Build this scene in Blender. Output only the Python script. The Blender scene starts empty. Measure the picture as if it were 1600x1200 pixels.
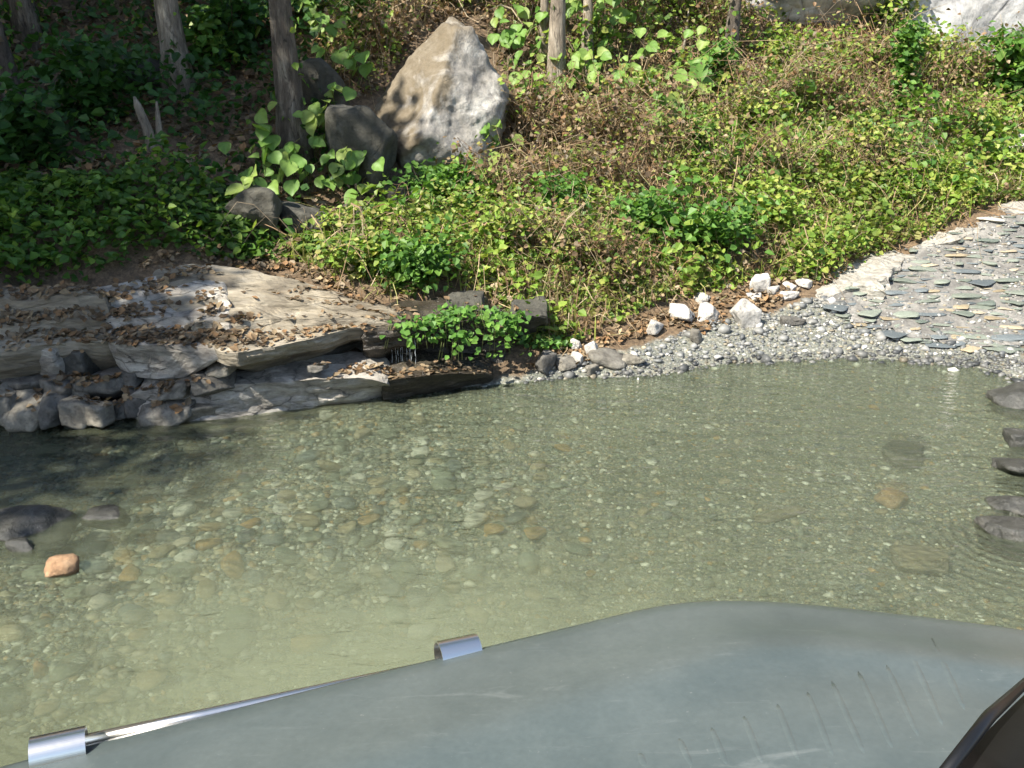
import bpy, bmesh, math, random
import numpy as np
from mathutils import Vector, Matrix
from mathutils.bvhtree import BVHTree

# ------------------------------------------------------------------ camera, sky, sun, exposure
S = bpy.context.scene
COL = S.collection
F_PX, CAM_H, PITCH = 1386.0, 1.75, math.radians(20)
cam = bpy.data.cameras.new('camera'); camo = bpy.data.objects.new('camera', cam); COL.objects.link(camo)
camo.location = (0, 0, CAM_H); camo.rotation_euler = (math.pi/2 - PITCH, 0, 0)
cam.sensor_width = 36; cam.lens = 36*F_PX/1600; cam.clip_start = 0.02; cam.clip_end = 500
S.camera = camo
SUN = Vector((-0.47, -0.46, 0.75)).normalized()          # towards the sun: over the left shoulder
elev = math.asin(SUN.z); azim = math.atan2(SUN.x, SUN.y)
w = bpy.data.worlds.new('World'); S.world = w; w.use_nodes = True
nt = w.node_tree; nt.nodes.clear()
sky = nt.nodes.new('ShaderNodeTexSky'); sky.sky_type = 'NISHITA'; sky.sun_disc = False
sky.sun_elevation = elev; sky.sun_rotation = azim
bg = nt.nodes.new('ShaderNodeBackground'); bg.inputs['Strength'].default_value = 0.1
wo = nt.nodes.new('ShaderNodeOutputWorld')
nt.links.new(sky.outputs[0], bg.inputs[0]); nt.links.new(bg.outputs[0], wo.inputs[0])
sl = bpy.data.lights.new('sun', 'SUN'); sl.energy = 5.0; sl.angle = math.radians(0.53); sl.color = (1, .94, .84)
so = bpy.data.objects.new('sun', sl); COL.objects.link(so)
so.rotation_euler = SUN.to_track_quat('Z', 'Y').to_euler(); so.location = SUN*30
S.view_settings.view_transform = 'Standard'; S.view_settings.look = 'None'
S.view_settings.exposure = 1.3; S.view_settings.gamma = 1
S.render.engine = 'CYCLES'
S.cycles.max_bounces = 6; S.cycles.diffuse_bounces = 2; S.cycles.adaptive_threshold = .03; S.cycles.glossy_bounces = 3
S.cycles.transmission_bounces = 4; S.cycles.transparent_max_bounces = 8
S.cycles.sample_clamp_indirect = 4; S.cycles.sample_clamp_direct = 12
S.cycles.use_denoising = True; S.cycles.caustics_reflective = False; S.cycles.caustics_refractive = False

R = np.random.default_rng(11)
random.seed(5)
CP, SP = math.cos(PITCH), math.sin(PITCH)

# ------------------------------------------------------------------ pixel <-> world
def ray(px, py):
    a = (px-800)/F_PX; b = (600-py)/F_PX
    return np.array([a, CP+b*SP, -SP+b*CP])
def onz(px, py, z):
    d = ray(px, py); k = (z-CAM_H)/d[2]; return np.array([d[0]*k, d[1]*k, z])
def ony(px, py, y):
    d = ray(px, py); k = y/d[1]; return np.array([d[0]*k, y, CAM_H+d[2]*k])
def to_px(P):
    P = np.asarray(P, float); x, y, z = P[..., 0], P[..., 1], P[..., 2]-CAM_H
    dep = np.maximum(y*CP - z*SP, .05); up = y*SP + z*CP
    return 800+F_PX*x/dep, 600-F_PX*up/dep
def inpoly(x, y, poly):
    r = np.zeros(np.shape(x), bool); n = len(poly)
    for i in range(n):
        x0, y0 = poly[i]; x1, y1 = poly[(i+1) % n]
        if y0 == y1: continue
        c = ((y0 > y) != (y1 > y)) & (x < (x1-x0)*(y-y0)/(y1-y0)+x0)
        r ^= c
    return r

# ------------------------------------------------------------------ noise
def _h(i, j, k, s):
    n = (i*73856093) ^ (j*19349663) ^ (k*83492791) ^ (s*2654435761 & 0xffffffff)
    n = n & 0xffffffff
    n = ((n ^ (n >> 15))*2246822519) & 0xffffffff
    n = ((n ^ (n >> 13))*3266489917) & 0xffffffff
    return ((n ^ (n >> 16)) & 0xffff)/32767.5-1
def vnoise(P, s=0):
    P = np.asarray(P, float); f = np.floor(P); t = P-f; t = t*t*(3-2*t)
    i = f.astype(np.int64); r = 0
    for a in (0, 1):
        for b in (0, 1):
            for c in (0, 1):
                wgt = (t[..., 0] if a else 1-t[..., 0])*(t[..., 1] if b else 1-t[..., 1])*(t[..., 2] if c else 1-t[..., 2])
                r = r+wgt*_h(i[..., 0]+a, i[..., 1]+b, i[..., 2]+c, s)
    return r
def fbm(P, o=4, s=0):
    P = np.asarray(P, float); r = 0; a = 1.
    for k in range(o):
        r = r+a*vnoise(P*2.03**k+k*7.3, s+k); a *= .5
    return r
def P3(x, y, z=0): return np.stack([x, y, np.zeros_like(x)+z], -1)

# ------------------------------------------------------------------ ground heights
C = [(-6,2,-.25),(-6,3.3,-.25),(-3,3.2,-.2),(-2,2.4,-.09),(-2.3,3.6,-.24),(-1,2.6,-.22),(-.6,2.2,-.36),(0,2.8,-.26),
     (-1.6,1.6,-.22),(0,3.6,-.12),(-.8,3.5,-.1),(1,3.2,-.11),(1,4.2,-.12),(2,3.2,-.12),(2.2,4.3,-.14),(3,3.3,-.06),
     (3.5,4,-.06),(5,3,-.05),(5,4.2,0),(0,1,-.3),(2,1,-.2),(-3,0,-.3),(3,0,-.2),(0,-3,-.2),(-5,-3,-.1),(5,-3,0),
     (0,-7,.8),(8,-7,1),(-8,-7,1),(-7,-1,.35),(7,0,.1),(7,3,.1),(-2.5,3.85,-.18),(-1.2,4.15,-.14),(-.5,4.4,-.1),
     (-2.6,4.4,.05),(-1.2,4.65,.05),(-.6,4.75,.05),(-2.8,5.0,.5),(-1.3,5.3,.52),(-.7,5.3,.42),(-.15,5.25,.28),(-.15,4.95,.08),
     (-10,9,3),(-10,5,1.6),(-12,14,7),(0,14,6.2),(10,14,6.2),(-12,24,14),(0,24,14),(12,24,14),(0,34,22),(-14,34,22),(14,34,22),
     (7,9,1.7),(10,8,1.8),(10,5,.8),(-10,3.5,-.1),(-6,4.3,.1),(-5,5,.75),(14,10,3),(14,3,.5),(-14,3,0),(14,-6,1),(-14,-6,1)]
for px, py, z in [(900,590,0),(1100,570,0),(1250,562,0),(1380,560,0),(1480,570,0),(1600,590,0),(900,570,.05),(1000,545,.09),(1100,520,.12),
     (1200,480,.19),(1270,455,.25),(1300,520,.08),(1450,540,.04),(1600,560,.03),(1450,380,.46),(1600,320,.66),(1400,470,.2),
     (1600,430,.3),(1600,500,.12),(850,550,.1),(950,520,.14),(1080,470,.22),(1200,440,.28),(900,400,.5),(1100,350,.62),
     (1300,330,.64),(1450,300,.75),(800,300,.82),(650,330,.72),(600,400,.58),(750,430,.46),(0,430,.62),(100,380,.72),(250,380,.7),
     (400,390,.62),(0,300,.95),(200,300,.95),(350,300,.9),(460,330,.76),(700,290,.85)]:
    C.append(tuple(onz(px, py, z)))
for px, py, y in [(0,200,6.6),(250,200,6.8),(450,230,6.8),(0,100,7.3),(250,110,7.6),(450,100,7.8),(600,150,7.4),(700,60,8.1),
     (0,0,7.9),(250,0,8.3),(500,0,8.7),(750,0,9),(1000,0,9.5),(1250,0,10),(1500,0,10.4),(1000,150,8.4),(850,150,8),(1250,150,8.7),
     (1450,150,9.1),(1600,150,9.5),(850,230,7.5),(1100,230,7.7),(1300,230,7.95),(1500,240,8.3),(1600,250,8.4)]:
    C.append(tuple(ony(px, py, y)))
C = np.array(C, float)
def _tps(r2): return np.where(r2 > 1e-12, r2*np.log(np.maximum(r2, 1e-12)), 0)
_n = len(C)
_A = np.zeros((_n+3, _n+3)); _d = ((C[:, None, :2]-C[None, :, :2])**2).sum(-1)
_A[:_n, :_n] = _tps(_d)+np.eye(_n)*.004; _A[:_n, _n] = 1; _A[:_n, _n+1:] = C[:, :2]; _A[_n, :_n] = 1; _A[_n+1:, :_n] = C[:, :2].T
_w = np.linalg.solve(_A, np.r_[C[:, 2], 0, 0, 0])
def H0(x, y):
    x = np.asarray(x, float); y = np.asarray(y, float); sh = x.shape
    q = np.stack([x.ravel(), y.ravel()], -1); out = np.empty(len(q))
    for i in range(0, len(q), 20000):
        b = q[i:i+20000]
        d = ((b[:, None]-C[None, :, :2])**2).sum(-1)
        out[i:i+20000] = _tps(d)@_w[:_n]+_w[_n]+b@_w[_n+1:]
    z = out.reshape(sh)
    bank = np.clip((z-.2)/.8, 0, 1)
    return z+.05*bank*fbm(P3(x*2.2, y*2.2), 4, 3)+.02*fbm(P3(x*4, y*4), 3, 8)*np.clip(.4+bank, 0, 1)+np.clip(z-2.2, 0, 3)*.14*fbm(P3(x*.6, y*.6), 3, 9)
GX = np.arange(-8, 8.01, .05); GY = np.arange(.4, 13.01, .05)
_GG = H0(*np.meshgrid(GX, GY, indexing='ij'))
def H(x, y):
    x = np.asarray(x, float); y = np.asarray(y, float)
    u = np.clip((x-GX[0])/.05, 0, len(GX)-1.001); v = np.clip((y-GY[0])/.05, 0, len(GY)-1.001)
    i = u.astype(int); j = v.astype(int); a = u-i; b = v-j
    return _GG[i, j]*(1-a)*(1-b)+_GG[i+1, j]*a*(1-b)+_GG[i, j+1]*(1-a)*b+_GG[i+1, j+1]*a*b
def at(px, py):
    d = ray(px, py); t = np.arange(1.2, 16, .01)
    P = np.array([0, 0, CAM_H])+d*t[:, None]
    hit = np.nonzero(P[:, 2] <= H(P[:, 0], P[:, 1]))[0]
    p = P[hit[0]] if len(hit) else P[-1]
    return np.array([p[0], p[1], float(H(p[0], p[1]))])

# ------------------------------------------------------------------ mesh helpers
def mesh_np(name, V, faces, smooth=True, col=None):
    """faces: list of int arrays (n,k)"""
    V = np.asarray(V, np.float32); m = bpy.data.meshes.new(name)
    m.vertices.add(len(V)); m.vertices.foreach_set('co', V.ravel())
    faces = [np.asarray(f, np.int32) for f in faces if len(f)]
    nl = sum(f.size for f in faces); npol = sum(len(f) for f in faces)
    m.loops.add(nl); m.loops.foreach_set('vertex_index', np.concatenate([f.ravel() for f in faces]))
    m.polygons.add(npol)
    tot = np.concatenate([np.full(len(f), f.shape[1], np.int32) for f in faces])
    st = np.r_[0, np.cumsum(tot)[:-1]].astype(np.int32)
    m.polygons.foreach_set('loop_start', st); m.polygons.foreach_set('loop_total', tot)
    m.polygons.foreach_set('use_smooth', np.full(npol, smooth, bool))
    if col is not None:
        a = m.color_attributes.new('col', 'FLOAT_COLOR', 'POINT')
        c = np.ones((len(V), 4), np.float32); c[:, :3] = col; a.data.foreach_set('color', c.ravel())
    m.update(calc_edges=True); m.validate()
    return m
def link(name, mesh, mat=None, parent=None, loc=None):
    o = bpy.data.objects.new(name, mesh); COL.objects.link(o)
    if mat is not None and mesh is not None and not mesh.materials: mesh.materials.append(mat)
    if parent: o.parent = parent
    if loc is not None: o.location = [float(v) for v in loc]
    return o
def tag(o, label, cat, group=None):
    o['label'] = label; o['category'] = cat
    if group: o['group'] = group
    return o
def empty(name, loc): return link(name, None, None, None, loc)
class MB:
    def __init__(s): s.V = []; s.F = {}; s.n = 0; s.C = []
    def add(s, V, faces, col=None):
        V = np.asarray(V, float)
        for f in faces:
            f = np.asarray(f, int)
            if len(f): s.F.setdefault(f.shape[1], []).append(f+s.n)
        s.V.append(V); s.n += len(V)
        if col is not None: s.C.append(np.broadcast_to(col, (len(V), 3)))
    def mesh(s, name, smooth=True):
        return mesh_np(name, np.concatenate(s.V), [np.concatenate(v) for v in s.F.values()], smooth, np.concatenate(s.C) if s.C else None)
def tube(pts, rad, n=8, cap=True):
    pts = np.asarray(pts, float); m = len(pts); rad = np.broadcast_to(rad, (m,))
    T = np.gradient(pts, axis=0); T /= np.linalg.norm(T, axis=1)[:, None]+1e-9
    ref = np.array([0, 0, 1.]) if abs(T[:, 2]).mean() < .8 else np.array([1., 0, 0])
    A = np.cross(T, ref); A /= np.linalg.norm(A, axis=1)[:, None]+1e-9; B = np.cross(T, A)
    th = np.arange(n)*2*math.pi/n
    V = pts[:, None]+rad[:, None, None]*(np.cos(th)[None, :, None]*A[:, None]+np.sin(th)[None, :, None]*B[:, None])
    V = V.reshape(-1, 3); q = []
    for i in range(m-1):
        for j in range(n):
            q.append((i*n+j, i*n+(j+1) % n, (i+1)*n+(j+1) % n, (i+1)*n+j))
    t = []
    if cap:
        V = np.r_[V, pts[:1], pts[-1:]]; a, b = m*n, m*n+1
        for j in range(n):
            t.append((a, (j+1) % n, j)); t.append((b, (m-1)*n+j, (m-1)*n+(j+1) % n))
    return V, [np.array(q, int), np.array(t, int).reshape(-1, 3)]
_ico = {}
def ico(s):
    if s not in _ico:
        bm = bmesh.new(); bmesh.ops.create_icosphere(bm, subdivisions=s, radius=1)
        V = np.array([v.co[:] for v in bm.verts]); Fc = np.array([[v.index for v in f.verts] for f in bm.faces]); bm.free()
        _ico[s] = (V/np.linalg.norm(V, axis=1)[:, None], Fc)
    return _ico[s]
def rock_shape(sub, seed, planes=None, k=10, amp=.05, freq=2.5, np_=9):
    """unit rock cut by planes, soft edges, rough faces"""
    V, Fc = ico(sub); r = np.random.default_rng(seed)
    if planes is None:
        n = r.normal(size=(np_, 3)); n /= np.linalg.norm(n, axis=1)[:, None]; d = r.uniform(.5, .9, np_)
        n = np.r_[n, np.eye(3), -np.eye(3)]; d = np.r_[d, r.uniform(.8, 1, 6)]
    else:
        n = np.array([p[:3] for p in planes], float); n /= np.linalg.norm(n, axis=1)[:, None]; d = np.array([p[3] for p in planes], float)
    q = np.maximum(V@n.T, 0)/d
    rad = (q**k).sum(1)**(-1/k)
    rad = np.minimum(rad, 1.6)
    P = V*rad[:, None]
    P = P+V*(amp*fbm(P*freq+seed*3.1, 4, seed % 97))[:, None]
    return P, Fc
def rock_mesh(name, sub, seed, scale, planes=None, k=10, amp=.05, freq=2.5, smooth=True, np_=9):
    V, Fc = rock_shape(sub, seed, planes, k, amp, freq, np_)
    return mesh_np(name, V*np.asarray(scale), [Fc], smooth)

# ------------------------------------------------------------------ materials
def mat(name):
    m = bpy.data.materials.new(name); m.use_nodes = True
    t = m.node_tree; t.nodes.clear()
    out = t.nodes.new('ShaderNodeOutputMaterial'); return m, t, out
def nd(t, ty, **kw):
    n = t.nodes.new(ty)
    for k, v in kw.items():
        if k in n.inputs.keys(): n.inputs[k].default_value = v
        else: setattr(n, k, v)
    return n
def L(t, a, b): t.links.new(a, b)
def ramp(t, fac, stops, interp='LINEAR'):
    r = t.nodes.new('ShaderNodeValToRGB'); cr = r.color_ramp; cr.interpolation = interp
    while len(cr.elements) > 1: cr.elements.remove(cr.elements[-1])
    cr.elements[0].position = stops[0][0]; cr.elements[0].color = (*stops[0][1], 1)
    for p, c in stops[1:]:
        e = cr.elements.new(p); e.color = (*c, 1)
    L(t, fac, r.inputs[0]); return r.outputs[0]
def mix(t, fac, a, b, blend='MIX'):
    m = t.nodes.new('ShaderNodeMix'); m.data_type = 'RGBA'; m.blend_type = blend
    for s, v in ((0, fac), (6, a), (7, b)):
        if isinstance(v, (int, float)): m.inputs[s].default_value = v
        elif isinstance(v, tuple): m.inputs[s].default_value = (*v, 1)
        else: L(t, v, m.inputs[s])
    return m.outputs[2]
def noise_n(t, scale, detail=6, rough=.6, vec=None, dist=0):
    n = nd(t, 'ShaderNodeTexNoise', Scale=scale, Detail=detail, Roughness=rough, Distortion=dist)
    if vec is not None: L(t, vec, n.inputs['Vector'])
    return n
def coords(t, kind='Object', scale=None):
    c = t.nodes.new('ShaderNodeTexCoord'); o = c.outputs[kind]
    if scale:
        mp = nd(t, 'ShaderNodeMapping'); mp.inputs['Scale'].default_value = scale; L(t, o, mp.inputs[0]); o = mp.outputs[0]
    return o
def bump(t, h, strength, dist, normal=None):
    b = nd(t, 'ShaderNodeBump', Strength=strength, Distance=dist); L(t, h, b.inputs['Height'])
    if normal is not None: L(t, normal, b.inputs['Normal'])
    return b.outputs[0]
def bsdf(t, out, color, rough=.8, normal=None, **kw):
    b = nd(t, 'ShaderNodeBsdfPrincipled', Roughness=rough if isinstance(rough, (int, float)) else .5, **kw)
    if isinstance(color, tuple): b.inputs['Base Color'].default_value = (*color, 1)
    else: L(t, color, b.inputs['Base Color'])
    if not isinstance(rough, (int, float)): L(t, rough, b.inputs['Roughness'])
    if normal is not None: L(t, normal, b.inputs['Normal'])
    L(t, b.outputs[0], out.inputs[0]); return b

def rock_material(name, dark, mid, pale, scale=3.0, crack=.5, moss=None, mossdir=None, mossthr=.5, rough=.85, squash=(1, 1, 1), stain=None, objrand=.0):
    m, t, out = mat(name); v = coords(t, 'Object', squash)
    n1 = noise_n(t, scale, 10, .68, v, .4); n2 = noise_n(t, scale*6, 8, .7, v); n3 = noise_n(t, scale*.8, 4, .5, v, 1.0)
    c = ramp(t, n1.outputs[0], [(.32, dark), (.5, mid), (.66, pale)])
    c = mix(t, .55, c, ramp(t, n2.outputs[0], [(.3, (.25, .25, .25)), (.5, (.9, .9, .9)), (.7, (1.25, 1.22, 1.15))]), 'MULTIPLY')
    vo = nd(t, 'ShaderNodeTexVoronoi', Scale=scale*1.3); vo.feature = 'DISTANCE_TO_EDGE'
    wv = mix(t, .12, v, n1.outputs[1]); L(t, wv, vo.inputs['Vector'])
    cr = ramp(t, vo.outputs[0], [(0, (.25, .25, .25)), (.035, (1, 1, 1))])
    cm = mix(t, ramp(t, n3.outputs[0], [(.45, (0, 0, 0)), (.6, (crack,)*3)]), (1, 1, 1), cr)
    c = mix(t, 1., c, cm, 'MULTIPLY')
    if stain:
        c = mix(t, ramp(t, noise_n(t, scale*1.6, 6, .7, v, .8).outputs[0], [(.52, (0, 0, 0)), (.66, (.8, .8, .8))]), c, stain)
    if moss:
        g = nd(t, 'ShaderNodeVectorMath'); g.operation = 'DOT_PRODUCT'; L(t, coords(t, 'Object'), g.inputs[0]); g.inputs[1].default_value = mossdir
        a = nd(t, 'ShaderNodeMath'); a.operation = 'MULTIPLY_ADD'; L(t, n3.outputs[0], a.inputs[0]); a.inputs[1].default_value = .9; L(t, g.outputs['Value'], a.inputs[2])
        c = mix(t, ramp(t, a.outputs[0], [(mossthr, (0, 0, 0)), (min(mossthr+.14, .99), (.8, .8, .8))]), c, mix(t, n2.outputs[0], moss, tuple(x*1.9 for x in moss)))
    if objrand:
        oi = t.nodes.new('ShaderNodeObjectInfo')
        c = mix(t, objrand, c, ramp(t, oi.outputs['Random'], [(0, (.5, .5, .52)), (.5, (.9, .88, .84)), (1, (1.35, 1.28, 1.15))]), 'MULTIPLY')
    h = mix(t, .5, n1.outputs[0], n2.outputs[0]); h = mix(t, 1., h, cm, 'MULTIPLY')
    bsdf(t, out, c, rough, bump(t, h, .9, .03))
    return m
M = {}
M['boulder'] = rock_material('boulder_stone', (.15, .14, .12), (.32, .3, .265), (.52, .5, .45), 4.2, .2, (.07, .05, .022), (-.8, -.1, .4), .5, stain=(.16, .15, .14))
M['pale_stone'] = rock_material('white_stone', (.3, .28, .245), (.5, .475, .43), (.66, .64, .59), 8, .3)
M['cliff'] = rock_material('cliff_stone', (.16, .16, .16), (.46, .45, .43), (.66, .65, .62), 1.5, .7, stain=(.12, .12, .12))
M['slab'] = rock_material('slab_stone', (.12, .095, .065), (.25, .215, .155), (.42, .375, .295), 2.4, .6, rough=.75, squash=(.7, 1.2, 3.5), stain=(.1, .085, .06))
M['ledge'] = rock_material('ledge_stone', (.17, .15, .125), (.36, .33, .28), (.52, .49, .43), 5, .8, rough=.75, squash=(.8, 1, 2))
M['wet'] = rock_material('wet_stone', (.02, .018, .014), (.05, .042, .032), (.1, .085, .06), 4, .6, rough=.25, squash=(.7, 1, 3))
M['grey_stone'] = rock_material('grey_stone', (.1, .09, .075), (.19, .18, .155), (.32, .305, .265), 7, .4, objrand=.8)
M['dark_rock'] = rock_material('dark_river_rock', (.025, .025, .02), (.06, .06, .052), (.13, .125, .11), 6, .4, rough=.3)
M['shade_rock'] = rock_material('shade_darkened_rock', (.03, .028, .02), (.065, .062, .048), (.12, .115, .095), 4, .5, objrand=.5)  # grey rock, with the shade of the slope darkened into its colour
M['orange'] = rock_material('orange_stone', (.2, .11, .055), (.34, .21, .115), (.44, .31, .19), 8, .2)
M['road_mortar'] = rock_material('road_mortar', (.1, .095, .085), (.19, .18, .16), (.29, .275, .245), 5, .2)
M['kerb'] = rock_material('kerb_concrete', (.18, .165, .135), (.34, .32, .275), (.5, .475, .42), 5, .5, stain=(.2, .18, .14))
M['bark'] = rock_material('bark', (.03, .023, .016), (.1, .08, .06), (.24, .21, .165), 9, .9, squash=(1.6, 1.6, .35))
M['bark_pale'] = rock_material('pale_bark', (.09, .07, .05), (.24, .2, .15), (.42, .37, .29), 10, .8, squash=(1.6, 1.6, .35))

def stone_ramp(name, stops, rough=.55):
    m, t, out = mat(name); oi = t.nodes.new('ShaderNodeObjectInfo'); v = coords(t)
    c = ramp(t, oi.outputs['Random'], stops)
    n = noise_n(t, 14, 8, .7, v, .4)
    c = mix(t, .8, c, ramp(t, n.outputs[0], [(.3, (.45, .45, .45)), (.5, (.95, .95, .95)), (.7, (1.35, 1.3, 1.2))]), 'MULTIPLY')
    bsdf(t, out, c, rough, bump(t, n.outputs[0], .6, .012)); return m
PEB = {
 'grey green': stone_ramp('river_stone_green', [(0, (.12, .145, .12)), (.5, (.18, .2, .16)), (1, (.24, .27, .22))]),
 'tan': stone_ramp('river_stone_tan', [(0, (.26, .21, .13)), (.5, (.34, .28, .18)), (1, (.42, .36, .26))]),
 'rusty ochre': stone_ramp('river_stone_ochre', [(0, (.3, .18, .06)), (1, (.4, .25, .1))]),
 'off white': stone_ramp('river_stone_white', [(0, (.48, .46, .4)), (1, (.66, .64, .58))]),
 'blue grey': stone_ramp('river_stone_slate', [(0, (.08, .095, .1)), (1, (.16, .185, .19))])}
PAVE = {k: v for k, v in PEB.items()}

def vcol_mat(name, rough=.6, nscale=60, trans=0., bumps=.3, spec=.4):
    m, t, out = mat(name)
    a = t.nodes.new('ShaderNodeAttribute'); a.attribute_name = 'col'
    n = noise_n(t, nscale, 5, .65, coords(t))
    c = mix(t, .6, a.outputs[0], ramp(t, n.outputs[0], [(.3, (.6, .6, .6)), (.7, (1.25, 1.25, 1.25))]), 'MULTIPLY')
    b = bsdf(t, out, c, rough, bump(t, n.outputs[0], bumps, .005) if bumps else None)
    b.inputs['Specular IOR Level'].default_value = spec
    if trans:
        tr = nd(t, 'ShaderNodeBsdfTranslucent'); L(t, mix(t, 1., c, (1.15, 1.2, .6), 'MULTIPLY'), tr.inputs[0])
        ms = nd(t, 'ShaderNodeMixShader'); ms.inputs[0].default_value = trans
        L(t, b.outputs[0], ms.inputs[1]); L(t, tr.outputs[0], ms.inputs[2]); L(t, ms.outputs[0], out.inputs[0])
    return m
M['pebbles'] = vcol_mat('pebble_mix', .5, 40)
M['leaf'] = vcol_mat('green_leaf', .5, 30, .42, 0, .35)
M['dry'] = vcol_mat('dry_leaf', .8, 50, .15, 0, .2)

def ground_material():
    m, t, out = mat('ground_mix'); v = coords(t)
    a = t.nodes.new('ShaderNodeAttribute'); a.attribute_name = 'col'      # R gravel bed, G silt, B soil
    sp = nd(t, 'ShaderNodeSeparateColor'); L(t, a.outputs[0], sp.inputs[0])
    n1 = noise_n(t, 4, 8, .65, v); n2 = noise_n(t, 40, 6, .7, v)
    vo = nd(t, 'ShaderNodeTexVoronoi', Scale=55.); L(t, mix(t, .04, v, n2.outputs[1]), vo.inputs['Vector'])
    vo2 = nd(t, 'ShaderNodeTexVoronoi', Scale=110.); L(t, v, vo2.inputs['Vector'])
    hs = nd(t, 'ShaderNodeSeparateColor'); L(t, vo.outputs['Color'], hs.inputs[0])
    hs2 = nd(t, 'ShaderNodeSeparateColor'); L(t, vo2.outputs['Color'], hs2.inputs[0])
    stops = [(0, (.1, .11, .09)), (.3, (.15, .16, .13)), (.55, (.2, .205, .165)), (.75, (.25, .22, .15)), (.88, (.16, .18, .17)), (.95, (.45, .44, .38))]
    gravel = mix(t, .5, ramp(t, hs.outputs[0], stops), ramp(t, hs2.outputs[0], stops))
    gravel = mix(t, .5, gravel, ramp(t, vo.outputs['Distance'], [(.3, (1, 1, 1)), (.8, (.35, .35, .35))]), 'MULTIPLY')
    silt = ramp(t, n1.outputs[0], [(.3, (.2, .19, .115)), (.7, (.29, .275, .175))])
    soil = ramp(t, n2.outputs[0], [(.3, (.05, .034, .02)), (.5, (.13, .088, .05)), (.72, (.24, .17, .1))])
    soil = mix(t, .5, soil, ramp(t, n1.outputs[0], [(.35, (.5, .5, .5)), (.65, (1.2, 1.15, 1.05))]), 'MULTIPLY')
    c = mix(t, sp.outputs[1], gravel, silt); c = mix(t, sp.outputs[2], c, soil)
    h = mix(t, .5, vo.outputs['Distance'], n2.outputs[0])
    bsdf(t, out, c, .8, bump(t, h, .6, .02)); return m
M['ground'] = ground_material()

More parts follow.
